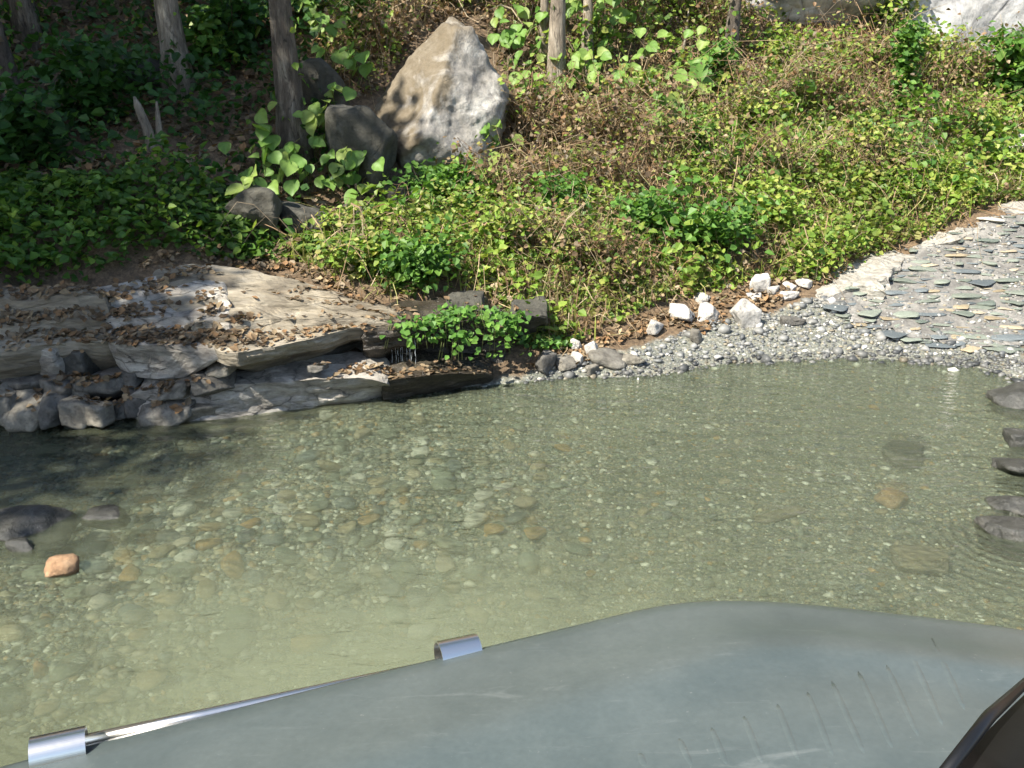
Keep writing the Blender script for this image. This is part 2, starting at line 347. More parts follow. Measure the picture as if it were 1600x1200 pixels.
def water_material():
    m, t, out = mat('stream_water'); g = coords(t, 'Object')
    v = coords(t, 'Object', (1., 2.3, 1))
    n1 = noise_n(t, 2.2, 3, .5, v, .5); n2 = noise_n(t, 9, 4, .55, v, .8); n3 = noise_n(t, 30, 3, .5, v, .3)
    h = nd(t, 'ShaderNodeMath'); h.operation = 'MULTIPLY_ADD'; L(t, n2.outputs[0], h.inputs[0]); h.inputs[1].default_value = .36; L(t, n1.outputs[0], h.inputs[2])
    h2 = nd(t, 'ShaderNodeMath'); h2.operation = 'MULTIPLY_ADD'; L(t, n3.outputs[0], h2.inputs[0]); h2.inputs[1].default_value = .05; L(t, h.outputs[0], h2.inputs[2])
    rc_ = onz(1590, 815, 0)
    dd = nd(t, 'ShaderNodeVectorMath'); dd.operation = 'DISTANCE'; L(t, g, dd.inputs[0]); dd.inputs[1].default_value = tuple(rc_)
    def mth(op, a, b_=None):
        q = nd(t, 'ShaderNodeMath'); q.operation = op
        for k_, v_ in enumerate((a, b_)):
            if v_ is None: continue
            if isinstance(v_, (int, float)): q.inputs[k_].default_value = v_
            else: L(t, v_, q.inputs[k_])
        return q.outputs[0]
    rings = mth('MULTIPLY', mth('SINE', mth('MULTIPLY', mth('ADD', dd.outputs['Value'], mth('MULTIPLY', n1.outputs[0], .1)), 130.)), mth('MULTIPLY', mth('EXPONENT', mth('MULTIPLY', dd.outputs['Value'], -4.)), .2))
    nb = bump(t, mth('ADD', h2.outputs[0], rings), .75, .045)
    fr = nd(t, 'ShaderNodeFresnel', IOR=1.33); L(t, nb, fr.inputs['Normal'])
    gl = nd(t, 'ShaderNodeBsdfGlossy', Roughness=.04); L(t, nb, gl.inputs['Normal'])
    tr = nd(t, 'ShaderNodeBsdfTransparent'); tr.inputs[0].default_value = (.9, .97, .88, 1)
    # suspended silt: a murky pool in front of the car, nearly clear elsewhere
    mp = nd(t, 'ShaderNodeMapping'); mp.vector_type = 'POINT'; L(t, g, mp.inputs[0])
    mp.inputs['Location'].default_value = (.4/1.15, -2.25/.7, 0); mp.inputs['Scale'].default_value = (1/1.15, 1/.7, 1)
    d = nd(t, 'ShaderNodeVectorMath'); d.operation = 'LENGTH'; L(t, mp.outputs[0], d.inputs[0])
    wob = nd(t, 'ShaderNodeMath'); wob.operation = 'MULTIPLY_ADD'; L(t, n1.outputs[0], wob.inputs[0]); wob.inputs[1].default_value = .8; L(t, d.outputs['Value'], wob.inputs[2])
    murk = ramp(t, wob.outputs[0], [(.55, (.62, .62, .62)), (1., (.3, .3, .3))])
    mr = nd(t, 'ShaderNodeMapRange'); L(t, wob.outputs[0], mr.inputs[0])
    for k, x in zip((1, 2, 3, 4), (.5, 1.9, .68, .2)): mr.inputs[k].default_value = x
    mr.interpolation_type = 'SMOOTHSTEP'
    pz = noise_n(t, 1.3, 4, .55, coords(t, 'Object', (.6, 1.5, 1)), .6)
    pr_ = nd(t, 'ShaderNodeMapRange'); L(t, pz.outputs[0], pr_.inputs[0])
    for k, x in zip((1, 2, 3, 4), (.4, .7, .0, .3)): pr_.inputs[k].default_value = x
    mk_ = mth('MAXIMUM', mr.outputs[0], pr_.outputs[0])
    df = nd(t, 'ShaderNodeBsdfDiffuse'); df.inputs[0].default_value = (.165, .185, .12, 1)
    rf = nd(t, 'ShaderNodeBsdfRefraction', Roughness=.1, IOR=1.33); rf.inputs[0].default_value = (.86, .93, .82, 1); L(t, nb, rf.inputs['Normal'])
    m0 = nd(t, 'ShaderNodeMixShader'); m0.inputs[0].default_value = .36; L(t, tr.outputs[0], m0.inputs[1]); L(t, rf.outputs[0], m0.inputs[2])
    m1 = nd(t, 'ShaderNodeMixShader'); L(t, mk_, m1.inputs[0]); L(t, m0.outputs[0], m1.inputs[1]); L(t, df.outputs[0], m1.inputs[2])
    m2 = nd(t, 'ShaderNodeMixShader'); L(t, fr.outputs[0], m2.inputs[0]); L(t, m1.outputs[0], m2.inputs[1]); L(t, gl.outputs[0], m2.inputs[2])
    L(t, m2.outputs[0], out.inputs[0]); return m
M['water'] = water_material()

def simple(name, color, rough, metal=0, coat=0, dust=None):
    m, t, out = mat(name); c = color
    n = noise_n(t, 5, 8, .65, coords(t)); n2 = noise_n(t, 120, 3, .6, coords(t))
    if dust:
        c = mix(t, ramp(t, n.outputs[0], [(.35, (.1, .1, .1)), (.7, (.6, .6, .6))]), color, dust)
        sm0 = noise_n(t, 9, 6, .7, coords(t, 'Object', (.5, 3.2, 1)), .6); c = mix(t, ramp(t, sm0.outputs[0], [(.6, (0, 0, 0)), (.8, (.35, .35, .35))]), c, (.27, .29, .28)); spk = noise_n(t, 160, 2, .5, coords(t)); c = mix(t, ramp(t, spk.outputs[0], [(.72, (0, 0, 0)), (.8, (.3, .3, .3))]), c, (.26, .27, .25))
        c = mix(t, .25, c, ramp(t, n2.outputs[0], [(.3, (.7, .7, .7)), (.7, (1.2, 1.2, 1.2))]), 'MULTIPLY')
    b = bsdf(t, out, c, rough, bump(t, n2.outputs[0], .05, .002))
    b.inputs['Metallic'].default_value = metal; b.inputs['Coat Weight'].default_value = coat; b.inputs['Coat Roughness'].default_value = .25
    return m
M['paint'] = simple('dusty_car_paint', (.052, .069, .068), .34, 0, .45, (.115, .135, .128))
M['chrome'] = simple('chrome', (.78, .75, .69), .28, 1)
M['black'] = simple('black_rubber', (.006, .006, .006), .35, 0)
M['glass_water'] = simple('falling_water', (.55, .6, .62), .1, 0)

# ------------------------------------------------------------------ the setting: ground, water
def graded(a, b, lo, hi, fine, coarse):
    mid = np.arange(a, b+1e-6, fine); left = [a]; st = fine
    while left[-1] > lo: st = min(st*1.25, coarse); left.append(left[-1]-st)
    right = [b]; st = fine
    while right[-1] < hi: st = min(st*1.25, coarse); right.append(right[-1]+st)
    return np.r_[left[::-1][:-1], mid, right[1:]]
gx = graded(-6, 6, -40, 40, .05, 2.); gy = graded(1.2, 11, -12, 60, .05, 2.)
XX, YY = np.meshgrid(gx, gy, indexing='ij'); ZZ = H0(XX, YY)
GV = np.stack([XX, YY, ZZ], -1).reshape(-1, 3)
ii, jj = np.meshgrid(np.arange(len(gx)-1), np.arange(len(gy)-1), indexing='ij'); b0 = (ii*len(gy)+jj).ravel()
GF = np.stack([b0, b0+len(gy), b0+len(gy)+1, b0+1], -1)
BEACH = [(820,580),(930,560),(1010,538),(1090,512),(1130,500),(1200,490),(1280,462),(1330,470),(1420,520),(1600,530),(1600,620),(1200,600),(820,640)]
qx, qy = to_px(GV)
gc = np.zeros((len(GV), 3))
beach = inpoly(qx, qy, BEACH) & (GV[:, 1] > 3)
bedm = (GV[:, 2] < .02) & (GV[:, 1] < 6) | beach
pool = np.exp(-(((GV[:, 0]+.55)/1.0)**2+((GV[:, 1]-2.2)/.65)**2))
gc[:, 1] = np.clip(pool*1.3, 0, 1)*(GV[:, 2] < 0)
gc[:, 2] = np.where(bedm, 0, 1)
g = link('ground', mesh_np('ground', GV, [GF], True, gc), M['ground']); g['kind'] = 'structure'
wx = np.array([(-40, -12, 0), (40, -12, 0), (40, 5.7, 0), (-40, 5.7, 0)], float)
wo_ = link('stream_water', mesh_np('stream_water', wx, [np.array([[0, 1, 2, 3]])]), M['water']); wo_['kind'] = 'structure'

# ------------------------------------------------------------------ lofted rock slabs
def loft(name, m, rings, seed, amp=.03, freq=5, squash=(1, 1, 2.5), sub=(70, 7), origin=None):
    """rings: list of polylines (same count of control points) going round the cross-section; closed"""
    nu, ns = sub
    RR = []
    for ring in rings:
        p = np.asarray(ring, float); d = np.r_[0, np.cumsum(np.linalg.norm(np.diff(p, axis=0), axis=1))]; d /= d[-1]
        u = np.linspace(0, 1, nu); RR.append(np.stack([np.interp(u, d, p[:, k]) for k in range(3)], -1))
    RR = np.array(RR); k = len(RR); rows = []
    for i in range(k):
        for s in range(ns): rows.append(RR[i]*(1-s/ns)+RR[(i+1) % k]*(s/ns))
    rows = np.array(rows); nr = len(rows)
    uq = np.linspace(0, 1, nu); tp = np.clip(np.minimum(uq, 1-uq)/.07, 0, 1); tp = .6+.4*np.sqrt(1-(1-tp)**2)
    cc_ = rows.mean(0)[None]; rows = cc_+(rows-cc_)*tp[None, :, None]
    V = rows.reshape(-1, 3)
    cen = rows.mean(0)[None].repeat(nr, 0).reshape(-1, 3)
    D = V-cen; D /= np.linalg.norm(D, axis=1)[:, None]+1e-9
    q = V*np.array(squash)*freq
    V = V+D*(amp*(.8*fbm(q, 5, seed)+.5*np.sign(vnoise(q*.7+2, seed+9))*np.abs(vnoise(q*.7+2, seed+9))**.4+.6*np.round(2*vnoise(V*np.array([2, 2, 14])+4, seed+5))/2))[:, None]
    V = V+.5*amp*np.stack([vnoise(q*2+9, seed+1), vnoise(q*2+19, seed+2), 0*D[:, 0]], -1)
    org = V[:, :].mean(0); org[2] = V[:, 2].min(); V = V-org
    Fq = []
    for i in range(nr):
        a = i*nu; b = ((i+1) % nr)*nu
        for j in range(nu-1): Fq.append((a+j, b+j, b+j+1, a+j+1))
    V = np.r_[V, V.reshape(nr, nu, 3)[:, 0].mean(0)[None], V.reshape(nr, nu, 3)[:, -1].mean(0)[None]]
    T = []
    for i in range(nr):
        i2 = (i+1) % nr
        T.append((nr*nu, i2*nu, i*nu)); T.append((nr*nu+1, i*nu+nu-1, i2*nu+nu-1))
    return link(name, mesh_np(name, V, [np.array(Fq), np.array(T)], False), m, None, org)
Z = lambda pts: [onz(*p) for p in pts]
def shift(pts, dy, dz, dx=0): return [np.array(p)+np.array([dx, dy, dz]) for p in pts]
SURF = []
def terr(back, lip, frs, st_):
    out = []; k = len(frs)
    for i, f_ in enumerate(frs):
        up_ = st_*(1-(i+.0)/k)*.6; a = [(p*(1-f_)+q*f_)+np.array([0, 0, up_]) for p, q in zip(back, lip)]
        b = [(p*(1-f_-.02)+q*(f_+.02))+np.array([0, 0, up_-st_]) for p, q in zip(back, lip)]; out += [a, b]
    return out
# upper slab with overhang
lip = Z([(335,552,.40),(370,553,.40),(430,540,.40),(490,527,.40),(545,513,.40),(610,512,.385)])
back = Z([(215,425,.62),(300,412,.62),(400,420,.6),(500,445,.53),(570,470,.48),(650,490,.43)])
und = shift(lip, .02, -.075); und2 = shift(lip, .34, -.2); bot = shift(lip, .42, -.4)
s1 = loft('rock_slab', M['slab'], [back]+terr(back, lip, [.22, .47, .7], .035)+[lip, und, und2, bot, shift(back, 0, -.5)], 3, .024, 4, sub=(110, 5))
tag(s1, 'broad tilted grey brown rock slab with a dark overhang above the stream ledge', 'rock'); SURF.append(s1)
# left face of the slab: upright triangular face
lip2 = Z([(150,530,.4),(195,538,.4),(250,540,.4),(310,543,.4),(375,552,.4)]); back2 = Z([(130,450,.6),(200,440,.6),(250,430,.6),(300,425,.6),(360,440,.57)])
low2 = Z([(185,575,.22),(205,588,.2),(245,592,.2),(285,592,.2),(300,588,.2)])
s2 = loft('rock_slab', M['ledge'], [back2]+terr(back2, lip2, [.35, .66], .035)+[lip2, low2, shift(low2, .35, -.15), shift(back2, 0, -.5)], 8, .016, 4, sub=(70, 6))
tag(s2, 'rock slab with an upright pale banded face under a litter of dry leaves', 'rock'); SURF.append(s2)
# shaded leaf-strewn shelf at far left
lip3 = Z([(-420,570,.38),(0,552,.38),(60,540,.4),(130,535,.4),(175,536,.4)]); back3 = Z([(-420,462,.62),(-20,450,.62),(60,450,.62),(110,450,.62),(170,448,.61)])
s3 = loft('rock_slab', M['slab'], [back3]+terr(back3, lip3, [.3, .62], .05)+[lip3, shift(lip3, .05, -.1), shift(lip3, .2, -.3), shift(back3, 0, -.5)], 14, .024, 4, sub=(70, 6))
tag(s3, 'dark shaded rock shelf covered in dry leaves beneath green ground cover', 'rock'); SURF.append(s3)
# lower pale ledge at the water
lipL = Z([(195,612,.17),(260,606,.17),(340,602,.18),(420,597,.185),(500,592,.185),(560,590,.18),(606,597,.165)])
footL = Z([(205,652,.02),(260,660,.0),(340,662,-.02),(420,652,-.02),(500,640,-.02),(560,632,-.02),(606,620,-.02)])
backL = shift(lipL, .33, .03)
s4 = loft('rock_ledge', M['ledge'], [backL, [(a*.5+b*.5) for a, b in zip(backL, lipL)], lipL, [(a*.5+b*.5)+np.array([0, .015, 0]) for a, b in zip(lipL, footL)], footL, shift(footL, .05, -.2), shift(backL, 0, -.35)], 21, .02, 6, sub=(110, 7))
tag(s4, 'low pale layered rock ledge running along the water below the overhang', 'rock'); SURF.append(s4)
# wet dark ledge where the trickle falls
lipW = Z([(590,596,.15),(640,590,.15),(700,583,.14),(745,583,.12),(770,585,.08)])
footW = Z([(595,628,-.02),(640,622,-.02),(700,612,-.02),(745,604,-.02),(775,600,-.02)]); backW = shift(lipW, .4, .04)
s5 = loft('wet_ledge', M['wet'], [backW, lipW, footW, shift(footW, .05, -.2), shift(backW, 0, -.3)], 27, .018, 6, sub=(60, 7))
tag(s5, 'wet dark brown rock ledge catching the trickle below the hanging plants', 'rock'); SURF.append(s5)
# layered dark slabs right of the overhang
for i, (pts, dpt, th, m, lab) in enumerate([
    ([(560,522,.38),(640,515,.37),(700,505,.37),(745,500,.37),(764,505,.35)], .45, .1, 'wet', 'dark wet rock layer under the leafy plants beside the overhang'),
    ([(690,492,.40),(720,488,.40),(745,486,.40),(756,490,.39)], .3, .07, 'shade_rock', 'small square edged rock block beneath the bank plants'),
    ([(700,528,.27),(750,521,.27),(790,520,.27),(800,523,.26)], .4, .11, 'wet', 'dark undercut rock layer above the trickle pool'),
    ([(800,497,.36),(815,494,.36),(845,492,.36),(856,494,.35)], .3, .05, 'shade_rock', 'flat grey stone tucked in the green bank over the water')]):
    lp = Z(pts); bk = shift(lp, dpt, .04)
    o = loft('rock_layer', M[m], [bk, lp, shift(lp, .03, -th), shift(lp, .18, -th-.12), shift(bk, 0, -th-.2)], 40+i, .026, 7, sub=(40, 6))
    tag(o, lab, 'rock'); SURF.append(o)
# dark recess behind the trickle
rc = Z([(560,575,.2),(640,568,.2),(720,562,.2),(790,560,.18)])
rec = loft('rock_wall', M['wet'], [shift(rc, .38, .2), shift(rc, .3, .15), shift(rc, .25, -.1), shift(rc, .45, -.2)], 61, .02, 6, sub=(50, 6))
tag(rec, 'dark wet undercut rock face behind the thin trickle of water', 'rock')

# ------------------------------------------------------------------ big boulder and other rocks
def put_rock(px, py, wpx, hpx, seed, m, label, name='rock', cat='rock', dep=None, sink=.25, sub=4, k=22, amp=.07, rz=None, planes=None, base=None, y=None, group=None, zb=None, freq=2.5, tilt=(0, 0), np_=9):
    """px,py = where its foot meets the ground in the picture; width/height in pixels at that distance"""
    b = at(px, py) if base is None else np.array(base, float)
    if zb is not None: b = onz(px, py, zb)
    dist = b[1]*CP-(b[2]-CAM_H)*SP
    wx_, hz_ = wpx/F_PX*dist, hpx/F_PX*dist/.97
    dp = dep*wx_ if dep else wx_*.8
    hz_ = hz_/(1-sink/2)
    mm = rock_mesh(name, sub, seed, (wx_/1.75, dp/1.75, hz_/1.75), planes, k, amp, freq, True, np_)
    co = np.empty(len(mm.vertices)*3, np.float32); mm.vertices.foreach_get('co', co); co = co.reshape(-1, 3)
    zmin = co[:, 2].min(); hh = co[:, 2].max()-zmin
    ex = co.max(0)-co.min(0); co *= np.array([wx_, dp, hz_])/ex; zmin = co[:, 2].min(); hh = hz_
    co[:, 2] -= zmin+sink*hh*.5; mm.vertices.foreach_set('co', co.ravel()); mm.update()
    o = link(name, mm, M[m], None, (b[0], b[1]+dp*.35, b[2])); o.rotation_euler = (tilt[0], tilt[1], (rz if rz is not None else 0))
    tag(o, label, cat, group); SURF.append(o); return o
bplanes = [(.825, .1, .565, .76), (.98, -.1, -.187, .64), (.59, -.1, -.81, .9), (0, 0, -1, 1.1), (-.73, 0, -.69, .95), (-1, 0, -.1, .75),
           (-.695, .05, .72, .63), (.3, -.1, 1, .94), (.5, -.82, .22, .5), (-.6, -.62, .46, .46), (.05, -.86, -.5, .62), (0, 1, .1, .6), (.85, -.5, -.1, .62), (-.8, -.55, -.25, .66)]
bc = ony(688, 190, 7.3); hs_ = 152/F_PX*(bc[1]*CP-(bc[2]-CAM_H)*SP)
V, Fc = rock_shape(6, 5, bplanes, 60, .03, 3); V = V+(.035*fbm(V*7, 5, 12)-.03*np.abs(vnoise(V*4+3, 33)))[:, None]*V
big = link('boulder', mesh_np('boulder', V*hs_, [Fc]), M['boulder'], None, bc)
tag(big, 'huge grey white boulder with rusty brown moss on the green bank', 'boulder'); SURF.append(big)
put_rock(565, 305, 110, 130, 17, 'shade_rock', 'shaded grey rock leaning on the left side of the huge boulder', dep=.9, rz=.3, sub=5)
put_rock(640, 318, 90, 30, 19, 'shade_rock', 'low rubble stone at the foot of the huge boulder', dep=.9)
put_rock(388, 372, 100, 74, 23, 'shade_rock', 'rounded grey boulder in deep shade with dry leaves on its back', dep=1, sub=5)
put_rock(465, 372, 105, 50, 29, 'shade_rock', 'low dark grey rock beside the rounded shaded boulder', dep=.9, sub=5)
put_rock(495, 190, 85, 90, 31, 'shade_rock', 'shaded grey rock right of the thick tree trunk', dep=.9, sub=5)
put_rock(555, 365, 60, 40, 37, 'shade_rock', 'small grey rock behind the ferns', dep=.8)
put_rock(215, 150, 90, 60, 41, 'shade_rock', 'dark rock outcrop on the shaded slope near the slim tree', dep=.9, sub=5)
# pale cliffs at the top of the slope
put_rock(1500, 95, 300, 260, 53, 'cliff', 'large bright white rock face at the top of the slope', 'rock_outcrop', 'rock', .7, .2, 6, 12, .05)
put_rock(1300, 62, 300, 130, 57, 'cliff', 'grey dark streaked rock outcrop beside the white rock face', 'rock_outcrop', 'rock', .6, .2, 6, 10, .06)
put_rock(1590, 240, 70, 28, 59, 'pale_stone', 'pale stone rubble beside the road under the leafy bush', dep=.9)
put_rock(1548, 197, 28, 22, 60, 'pale_stone', 'small pale stone below the leafy bush on the slope', dep=.9)
# white stones at the edge of the beach
ws = [(1165,514,48,44,'largest bright white angular stone on the gravel beach'),(1110,503,40,26,'white rounded stone next to the largest white stone'),
      (1062,503,44,26,'white wedge shaped stone lying on brown leaf litter'),(1022,526,34,24,'dull white stone at the lower edge of the leaf litter'),
      (1098,474,26,14,'small white stone half hidden at the edge of the grass'),(1186,464,30,34,'pale grey pointed stone standing by the grass edge'),
      (1208,465,26,16,'low cream stone right of the pointed grey stone'),(1178,472,24,12,'small chipped white stone at the foot of the pointed stone'),
      (1236,456,26,12,'flat cream stone near the end of the kerb'),(1258,452,24,14,'pale flat stone touching the end of the kerb'),
      (1228,472,36,14,'long flat pale stone on the edge of the gravel'),(1142,453,20,8,'tiny pale stone sunk in the grass'),
      (926,561,24,26,'white rounded stone above the waterline left of the gravel beach'),(900,551,20,20,'pale upright stone in the leaf litter near the bank plants'),
      (902,572,26,18,'grey white stone at the waterline beside the white rounded stone'),(850,588,34,34,'big whitish stone at the left end of the gravel beach'),
      (882,580,36,20,'pale flat stone behind the wet grey stones'),(925,590,26,18,'blue grey stone at the waterline')]
for i, (px, py, a, b_, lab) in enumerate(ws):
    put_rock(px, py, a, b_, 100+i, 'pale_stone' if i < 15 else 'grey_stone', lab, 'white_stone' if i < 15 else 'stone', 'stone', .85, .2, 4, 30, .06, i*1.3)
put_rock(1088, 540, 20, 24, 140, 'grey_stone', 'dark grey upright stone poking from the gravel beach', 'stone', 'stone', .8, .2, 3)
put_rock(950, 575, 60, 24, 141, 'grey_stone', 'flat grey stone at the waterline between pebbles', 'stone', 'stone', .8, .3, 3)
put_rock(985, 572, 50, 16, 142, 'grey_stone', 'low dark stone on the wet edge of the gravel', 'stone', 'stone', .8, .3, 3)
put_rock(1240, 510, 42, 14, 143, 'grey_stone', 'flat dark green stone on the gravel beach near the road', 'stone', 'stone', .8, .3, 3)
# rocks standing in the water
put_rock(24, 858, 140, 42, 151, 'dark_rock', 'dark wet rock with a pale top jutting from the stream', 'river_rock', 'rock', .8, .3, 4, rz=.2, zb=-.05)
put_rock(30, 872, 44, 26, 152, 'dark_rock', 'small blue black rock below the dark jutting rock', 'river_rock', 'rock', .8, .3, 3, zb=-.03)
put_rock(165, 830, 70, 26, 153, 'dark_rock', 'dark blue grey stone just under the stream surface', 'river_rock', 'rock', .7, .3, 3, zb=-.06)
put_rock(92, 910, 54, 30, 154, 'orange', 'orange tan angular stone breaking the stream surface', 'river_rock', 'rock', .8, .2, 3, 14, zb=-.02)
put_rock(60, 1060, 26, 22, 155, 'orange', 'small pale yellow stone in the shallow water', 'river_rock', 'rock', .8, .2, 3, zb=-.06)
put_rock(1398, 792, 50, 20, 156, 'orange', 'flat rust coloured slab under the clear water', 'river_rock', 'rock', 1, .3, 3, 16, zb=-.11)
put_rock(1455, 902, 95, 30, 157, 'slab', 'speckled tan rock under the rippling water', 'river_rock', 'rock', .8, .3, 4, zb=-.12)
put_rock(1420, 730, 70, 26, 158, 'dark_rock', 'dark brown rock under the ripples', 'river_rock', 'rock', .8, .3, 4, zb=-.13)
put_rock(1608, 640, 100, 30, 159, 'dark_rock', 'wide dark rock on the right shore with pebbles behind', 'river_rock', 'rock', .8, .3, 4, zb=-.02)
put_rock(1600, 702, 50, 26, 160, 'dark_rock', 'blue grey rock at the water edge below the wide dark rock', 'river_rock', 'rock', .8, .3, 4, zb=-.02)
put_rock(1604, 752, 80, 26, 161, 'dark_rock', 'wet glossy rock amid ripples', 'river_rock', 'rock', .8, .3, 4, zb=-.03)
put_rock(1606, 815, 90, 24, 162, 'dark_rock', 'low dark rock raising ring shaped ripples', 'river_rock', 'rock', .8, .3, 4, zb=-.03)
put_rock(1606, 856, 100, 26, 163, 'dark_rock', 'shining wet rock nearest the bonnet on the right shore', 'river_rock', 'rock', .8, .3, 4, zb=-.03)
put_rock(1220, 812, 100, 10, 164, 'slab', 'long narrow brown stone lying on the stream bed', 'river_rock', 'rock', .25, .3, 3, rz=.5, zb=-.11)
# stacked stones at the left waterline
st = [(80,600,50,58,.18,'grey'),(120,596,48,50,.18,'blue'),(45,672,62,46,.0,'r'),(85,668,36,42,.02,'r'),(118,670,40,40,.0,'r'),(150,664,44,28,.02,'r'),
      (88,632,42,34,.1,'r'),(120,622,30,26,.12,'r'),(158,630,60,34,.08,'r'),(25,600,50,26,.16,'r'),(20,640,56,40,.06,'r'),(190,608,50,24,.13,'r'),
      (262,664,70,30,-.01,'r'),(320,660,60,24,-.01,'r'),(215,650,38,36,.02,'r'),(40,622,50,24,.12,'r'),(180,655,40,22,.0,'r'),(-10,668,60,46,.0,'r'),
      (330,620,54,26,.14,'r'),(270,622,50,22,.13,'r'),(345,586,42,18,.24,'r'),(495,582,24,10,.22,'r')]
slab_labels = ['tall pale block of stone wedged under the leafy shelf', 'blue grey block beside the pale wedged block']
for i, (px, py, a, b_, zb, kind) in enumerate(st):
    lab = slab_labels[i] if i < 2 else 'rough grey stone in the tumbled stack beside the left waterline'
    if i > 1:
        lab = ('rough grey stone at the waterline in the tumbled stack left of the pale ledge' if zb <= .05 and px < 200 else
               'angular grey stone against the foot of the pale ledge' if px >= 200 and zb <= .05 else
               'flat grey stone lying on the leaf strewn step below the overhang' if px > 200 else
               'rough grey stone in the upper courses of the tumbled stack')
        a, b_ = a*1.2, b_*1.12
    put_rock(px, py, a, b_, 200+i, 'ledge' if kind == 'grey' else ('dark_rock' if kind == 'blue' else 'grey_stone'), lab, 'stacked_stone', 'stone', .9, .1, 4, 34, .04, (i % 5-2)*.16, np_=3, zb=zb,
             group=None if i < 2 else 'stones stacked at the left waterline')

# ------------------------------------------------------------------ road with paving stones
ROAD = [(1285,452),(1330,424),(1450,378),(1600,318),(1720,275),(1720,560),(1600,548),(1480,545),(1400,528),(1320,505),(1270,480)]
rv = []
xs = np.arange(1.6, 6.2, .06); ys = np.arange(5.0, 8.6, .06)
X, Y = np.meshgrid(xs, ys, indexing='ij'); Zr = H(X, Y); a_, b_ = to_px(np.stack([X, Y, Zr], -1)); ok = inpoly(a_, b_, ROAD)
V = np.stack([X, Y, Zr+.012+.006*fbm(P3(X*9, Y*9), 3, 4)], -1).reshape(-1, 3)
ii, jj = np.meshgrid(np.arange(len(xs)-1), np.arange(len(ys)-1), indexing='ij'); b0 = (ii*len(ys)+jj); n_ = len(ys)
okq = ok[:-1, :-1] & ok[1:, :-1] & ok[:-1, 1:] & ok[1:, 1:]
b0 = b0[okq]
road = link('stone_road', mesh_np('stone_road', V, [np.stack([b0, b0+n_, b0+n_+1, b0+1], -1)]), M['road_mortar']); road['kind'] = 'structure'
kp = [at(*p) for p in [(1268,470),(1290,452),(1330,428),(1390,402),(1450,380),(1520,352),(1600,321),(1700,284)]]
kp[0][2] -= .02
wd = [.06, .15, .17, .13, .1, .12, .14, .14]
dirs = np.gradient(np.array(kp), axis=0); nrm = np.stack([dirs[:, 1], -dirs[:, 0], 0*dirs[:, 0]], -1); nrm /= np.linalg.norm(nrm, axis=1)[:, None]
kd = np.r_[0, np.cumsum(np.linalg.norm(np.diff(np.array(kp), axis=0), axis=1))]; kd /= kd[-1]
cuts = [0, .09, .2, .29, .42, .5, .61, .75, .86, 1]; kerbs = []
for i, (u0, u1) in enumerate(zip(cuts[:-1], cuts[1:])):
    uu_ = np.linspace(u0-.004, u1+.002, 6); kk = np.stack([np.interp(uu_, kd, np.array(kp)[:, q]) for q in range(3)], -1); nn_ = np.stack([np.interp(uu_, kd, nrm[:, q]) for q in range(3)], -1)
    ww = np.interp(uu_, kd, wd)*R.uniform(.6, 1.3)*(1+.25*R.normal(size=6)).clip(.5, 1.6); hz = R.uniform(.004, .026)
    rl = [k-n*w_*.55+np.array([0, 0, hz+.012]) for k, n, w_ in zip(kk, nn_, ww)]; rr = [k+n*w_*1.15+np.array([0, 0, hz-.012]) for k, n, w_ in zip(kk, nn_, ww)]
    kerbs.append(loft('kerb_stone', M['kerb'], [rl, [(a*.5+b*.5)+np.array([0, 0, .008]) for a, b in zip(rl, rr)], rr, shift(rr, 0, -.1), shift(rl, 0, -.13)], 71+i, .03, 5, sub=(34, 6)))
pv = [rock_mesh('paving_stone', 3, 300+i, (1, .66, .32), None, 26, .07) for i in range(14)]
cols = list(PAVE); n_pave = 0; placed = []
for px_ in range(20000):
    x, y = R.uniform(1.9, 5.2), R.uniform(5.1, 7.6); z = float(H(x, y)); a_, b_ = to_px(np.array([x, y, z]))
    if not inpoly(np.array(a_), np.array(b_), ROAD) or a_ > 1640 or b_ < 335: continue
    s_ = R.uniform(.06, .14) if px_ < 1500 else R.uniform(.03, .08)
    if any((x-q[0])**2+((y-q[1])*1.5)**2 < (s_+q[2])**2*.36 for q in placed): continue
    if any((x-k[0])**2+(y-k[1])**2 < .15**2 for k in kp): continue
    placed.append((x, y, s_)); ci = R.choice(5, p=[.47, .14, .01, .02, .36])
    src = pv[R.integers(14)]; mk = src.copy(); mk.materials.clear(); mk.materials.append(PAVE[cols[ci]])
    o = link('paving_stone', mk, None, road, (x, y, z+.005)); o.scale = (s_, s_*R.uniform(.8, 1.3), s_*R.uniform(.34, .46)); o.rotation_euler = (R.normal(0, .03), R.normal(0, .03), R.normal(.3, .6))
    n_pave += 1
    if n_pave >= 290: break
for ke in kerbs: ke.parent = road

